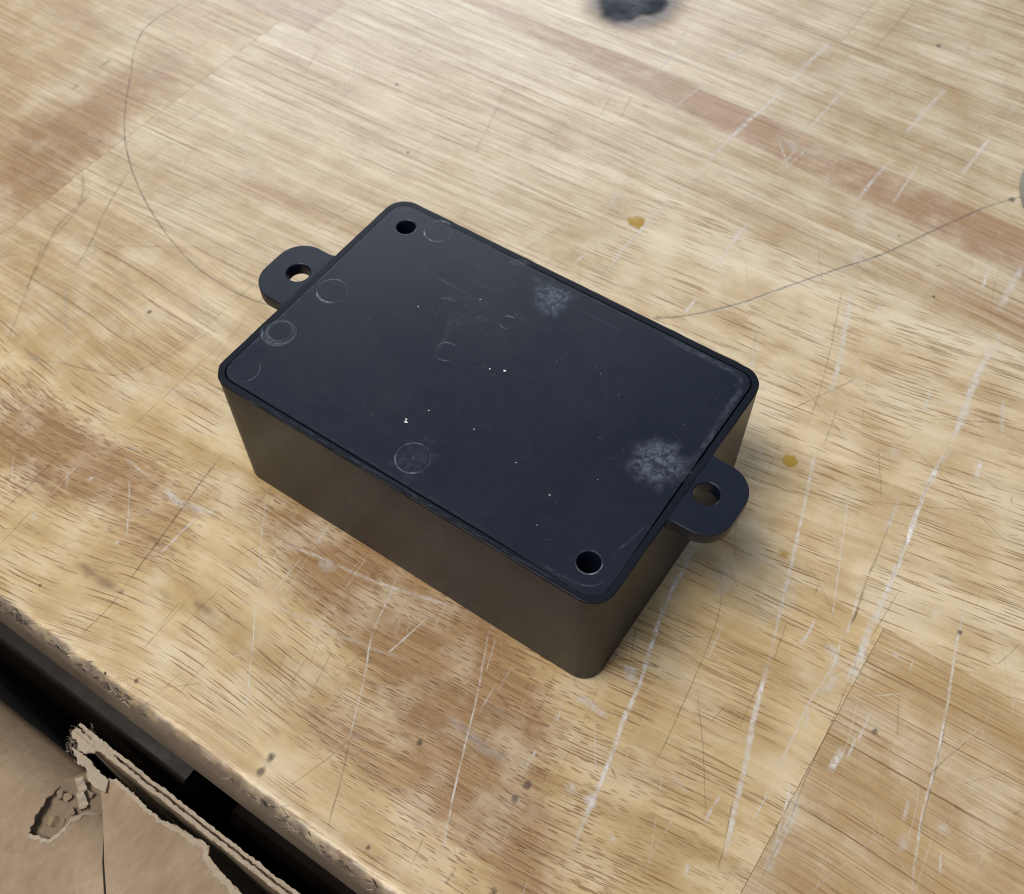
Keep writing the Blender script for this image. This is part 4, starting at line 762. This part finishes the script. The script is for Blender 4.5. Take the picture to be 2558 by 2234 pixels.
def sheet(name, poly, height, thick, mat, res=2.2, smooth=True):
    """a bent sheet with thickness, cut to an outline"""
    n = len(poly); P = [Vector(p) for p in poly]; xs = [p[0] for p in poly]; ys = [p[1] for p in poly]
    x = min(xs)
    inner = []
    for gx in np.arange(min(xs)+res*.5, max(xs), res):
        for gy in np.arange(min(ys)+res*.5, max(ys), res):
            if min((gx-p[0])**2+(gy-p[1])**2 for p in poly) > (res*.35)**2: inner.append(Vector((float(gx), float(gy))))
    vs_, es_, fs_, ov, oe, of = delaunay_2d_cdt(P+inner, [(i, (i+1) % n) for i in range(n)], [], 1, 1e-4)
    top = [(v[0], v[1], height(v[0], v[1])) for v in vs_]; k = len(top)
    verts = top+[(a, b, c-thick) for a, b, c in top]
    faces = [tuple(f) for f in fs_]+[tuple(q+k for q in f[::-1]) for f in fs_]
    cnt = {}
    for f in fs_:
        for a, b in zip(f, list(f[1:])+[f[0]]):
            cnt[(a, b)] = 1
    for (a, b) in list(cnt):
        if (b, a) not in cnt: faces.append((a, a+k, b+k, b))
    o = mesh(name, verts, faces, mat, card, smooth); o.data.set_sharp_from_angle(angle=math.radians(40)); return cseat(o)
ZC = -30.0
def h_left(x, y):
    z = ZC + .25*fbm(x, y, 14, 2.0)
    if y > -70.5: z -= (y+70.5)**2*.075
    if y < -74: z -= (-74-y)*.55
    return z
def h_right(x, y):
    d = (x-7.8)*.66+(y+59.4)*.75                 # distance right of the crease
    return ZC + .5 + .35*fbm(x, y, 12, 5.0) - .9*math.exp(-max(d, 0)/2.2) - .5*max(0, -74-y)
tear_left = [(3.2, -59.0), (1.7, -61.7), (.7, -64.2), (1.7, -67.6), (2.6, -70.6), (4.0, -74.3)]
tear_low = [(4.0, -74.3), (8.2, -72.9), (8.8, -69.9), (8.3, -67.7), (9.3, -65.1), (11.4, -63.0)]
crease = [(11.4, -62.7), (15.2, -66.0), (19.8, -70.1), (24.3, -73.9), (45, -92)]
poly = [(-150, -58.6)] + [(float(x), -58.6+.12*fbm(x, 0, 6, 1)) for x in np.arange(-60, 2.6, 2.0)] + rough(tear_left, .5, .35, 1.0)[:-1] + rough(tear_low, .5, .4, 2.0)[:-1] + crease + [(45, -150), (-150, -150)]
sheet('top_flap', poly, h_left, .55, M_CARD, 2.4)
torn = [(7.4, -59.2), (10.6, -57.4), (13.0, -57.4), (17.1, -57.6), (20.0, -57.9), (23.6, -58.0), (26.9, -57.2), (30.6, -56.9), (32.7, -56.4), (34.6, -56.3), (35.6, -57.9), (39.4, -58.6), (41.7, -58.9), (45.8, -59.4), (60, -60.4), (110, -61)]
cr2 = [(x+.25, y+.2) for x, y in crease]
poly = [(7.9, -59.6)]+rough(torn, .45, .28, 3.0)+[(110, -150), (45.2, -150)]+cr2[::-1]
sheet('side_flap', poly, h_right, .6, M_CARD, 2.4)
# pale torn paper fringe along the ripped edge
fr = rough(torn[:-1], .4, .3, 7.0); inn = [(x+.25*fbm(x, 1, 1.2, 3)-.1, y-.55-.75*abs(fbm(x, 0, 2.0, 8))-(.5 if 30 < x < 46 else 0)) for x, y in fr]
sheet('torn_fringe', fr+inn[::-1], lambda x, y: h_right(x, y)+.10, .35, M_CARDTORN, 1.0)
tip = rough([(1.0, -57.6), (-1.2, -57.9), (.4, -58.5), (2.0, -59.3), (4.2, -59.3), (6.2, -60.6), (8.4, -60.9), (11.0, -60.4), (9.6, -58.4), (6.5, -58.1), (3.5, -57.6)], .4, .3, 11.0, True)
sheet('torn_fringe', tip, lambda x, y: ZC+.95+.3*fbm(x, y, 2.5, 1), .8, M_CARDTORN, .9)
# ripped pit: lower liner and the bared fluting
pit = rough([(2.5, -58.8), (8, -59.0), (12, -62.5), (11, -66), (9.5, -70), (9.0, -73.6), (3.6, -75), (1.4, -70), (-.2, -64)], .6, .1, 4.0, True)
sheet('inner_liner', pit, lambda x, y: ZC-2.3+.3*fbm(x, y, 3, 1)-max(0, (y+66))*.3-max(0, -74-y)*.5, .5, M_CARDPIT, 1.5)
def flute(x0, y0, L, wdt, rot, amp, z, mat, seed, name='flute'):
    c, s = math.cos(rot), math.sin(rot); v, f = [], []
    nu, nv = 26, 7
    for i in range(nu):
        for j in range(nv):
            u = L*i/(nu-1); q = wdt*(j/(nv-1)-.5)*(1+.35*fbm(u, j, 1.5, seed)); zz = z+amp*math.sin(u*1.9+seed)+.25*fbm(u, q, 1.0, seed)
            v.append((x0+u*c-q*s, y0+u*s+q*c, zz))
    for i in range(nu-1):
        for j in range(nv-1): a = i*nv+j; f.append((a, a+nv, a+nv+1, a+1))
    k_ = len(v); v += [(a, b, c_-.25) for a, b, c_ in v]; f += [tuple(q+k_ for q in t[::-1]) for t in f]
    return cseat(mesh(name, v, f, mat, card, True))
flute(3.4, -61.2, 6.4, 1.7, math.radians(-38), .6, ZC-1.7, M_CARDTORN, 1.0); flute(3.2, -71.0, 4.4, 1.8, math.radians(25), .6, ZC-1.8, M_CARDIN, 3.7)
fringe2 = rough(tear_low, .4, .3, 9.0); inn2 = [(x+.7+.5*fbm(x, y, 1.5, 6), y-.4-.5*abs(fbm(x, y, 1.2, 2))) for x, y in fringe2]
sheet('torn_fringe', fringe2+inn2[::-1], lambda x, y: h_left(x, y)+.10, .3, M_CARDTORN, 1.0)
for q in range(4):                         # flakes of the ripped liner
    fx, fy = random.uniform(2.2, 9.0), random.uniform(-73, -61.5)
    pts_ = rough([(fx+random.uniform(.5, 1.3)*math.cos(a_), fy+random.uniform(.4, 1.1)*math.sin(a_)) for a_ in np.linspace(0, 5.4, 7)], .35, .2, q*2.0, True)
    tx, ty = random.uniform(-.5, .5), random.uniform(-.5, .5)
    sheet('paper_flake', [(float(a_), float(b_)) for a_, b_ in pts_], lambda x, y: ZC-1.5-max(0, -74-y)*.5-max(0, (y+66))*.25+tx*(x-fx)+ty*(y-fy)+.3*fbm(x, y, 1.0, 1), .12, random.choice((M_CARD, M_CARDPIT)), .6)
# back wall: two liners with corrugation between, cut edge up
def wall(name, ya, yb, x0, x1, z0, z1, mat, seed):
    v, f = [], []; xs = list(np.arange(x0, x1, .5)); 
    for i, x in enumerate(xs):
        ztop = z1+.35*fbm(x, seed, 1.6, seed)+.25*fbm(x, seed, .5, seed+2)-(1.6*sm(x, x0+2.5, x0) if seed else 0); w_ = .10*fbm(x, 0, 2.2, seed+5)+.25*fbm(x, 0, 13, 1.0)
        v += [(x, ya+w_, z0), (x, ya+w_, ztop), (x, yb+w_+.1*fbm(x, 2, .8, seed), ztop), (x, yb+w_, z0)]
        if i:
            a = (i-1)*4
            for k in range(4): f.append((a+k, a+4+k, a+4+(k+1) % 4, a+(k+1) % 4))
    f.append((0, 1, 2, 3)); a = (len(xs)-1)*4; f.append((a+3, a+2, a+1, a))
    return cseat(mesh(name, v, f, mat, card, False))
wall('back_liner', -53.55, -54.15, -2.2, 110, -870, ZC+2.3, M_CARD, 1.0)
wall('back_liner', -54.75, -55.45, -3.2, 110, -870, ZC+2.4, M_CARDIN, 2.0)
fr = []
for x in np.arange(-2.6, 110, .5): fr.append((float(x), -53.5+.25*fbm(x, 0, 13, 1.0)+.15*fbm(x, 1, .8, 4)))
for nm, yo, wd, sd_ in (('cut_edge', 0, .62, 1), ('cut_edge', -1.1, .75, 2)):
    a = [(x, y+yo+.18*fbm(x, sd_, .7, sd_)) for x, y in fr]; b = [(x, y+yo-wd-.25*fbm(x, sd_, 1.0, sd_+3)) for x, y in fr]
    sheet(nm, a+b[::-1], lambda x, y: ZC+2.75+.2*fbm(x, y, 1.5, sd_), .4, M_CARDTORN, 1.2)
wall('flute', -54.15, -54.7, -2.6, 110, -870, ZC+.9, M_CARDIN, 3.0)
rag = rough([(-3.6, -55.3), (-2.2, -54.0), (-.6, -53.4), (2.0, -53.6), (6, -53.7), (9, -54.6), (6.5, -55.0), (4.4, -55.6), (2.2, -57.2), (.2, -57.5), (-.8, -56.5), (-2.6, -56.3)], .4, .35, 15.0, True)
sheet('torn_fringe', rag, lambda x, y: ZC+1.2+1.6*sm(x, -2, 3)*sm(y, -57, -55)+.5*fbm(x, y, 2.0, 3), .5, M_CARDTORN, .9)
# hairs of torn paper at the ragged tip
hv, hf = [], []
for q in range(60):
    p = random.choice([(-3.4, -55.2), (-1.2, -57.9), (-.5, -53.5), (1, -58.6), (-2.4, -56.3)]); an = random.uniform(1.6, 4.4)
    fibre(hv, hf, (p[0]+random.gauss(0, .5), p[1]+random.gauss(0, .5), ZC+.4), (math.cos(an), math.sin(an), random.uniform(-.2, .4)), random.uniform(.6, 1.9), random.uniform(.03, .06), (random.uniform(-.2, .4), random.uniform(-.4, .4)))
cseat(tag(mesh('paper_hair', hv, hf, M_CARDTORN, card), kind='stuff'))
# remaining walls of the box
wall('back_wall', -58.7, -60.5, -150, 2.6, -870, -41.5, M_CARD, 0)
for a in ((-150, 110, -150, -148),):
    v = [(-150, -150, -870), (110, -150, -870), (110, -150, -36), (-150, -150, -36), (-150, -148, -870), (110, -148, -870), (110, -148, -36), (-150, -148, -36)]
    f = [(0, 1, 2, 3), (7, 6, 5, 4), (0, 4, 5, 1), (3, 2, 6, 7), (1, 5, 6, 2), (0, 3, 7, 4)]
    cseat(mesh('front_wall', v, f, M_CARD, card))

# ------------------------------------------------------------------ floor
v = [(-8700, -8700, -880), (3000, -8700, -880), (3000, 3000, -880), (-8700, 3000, -880)]
tag(mesh('floor', v, [(0, 1, 2, 3)], M_DARK), kind='structure')
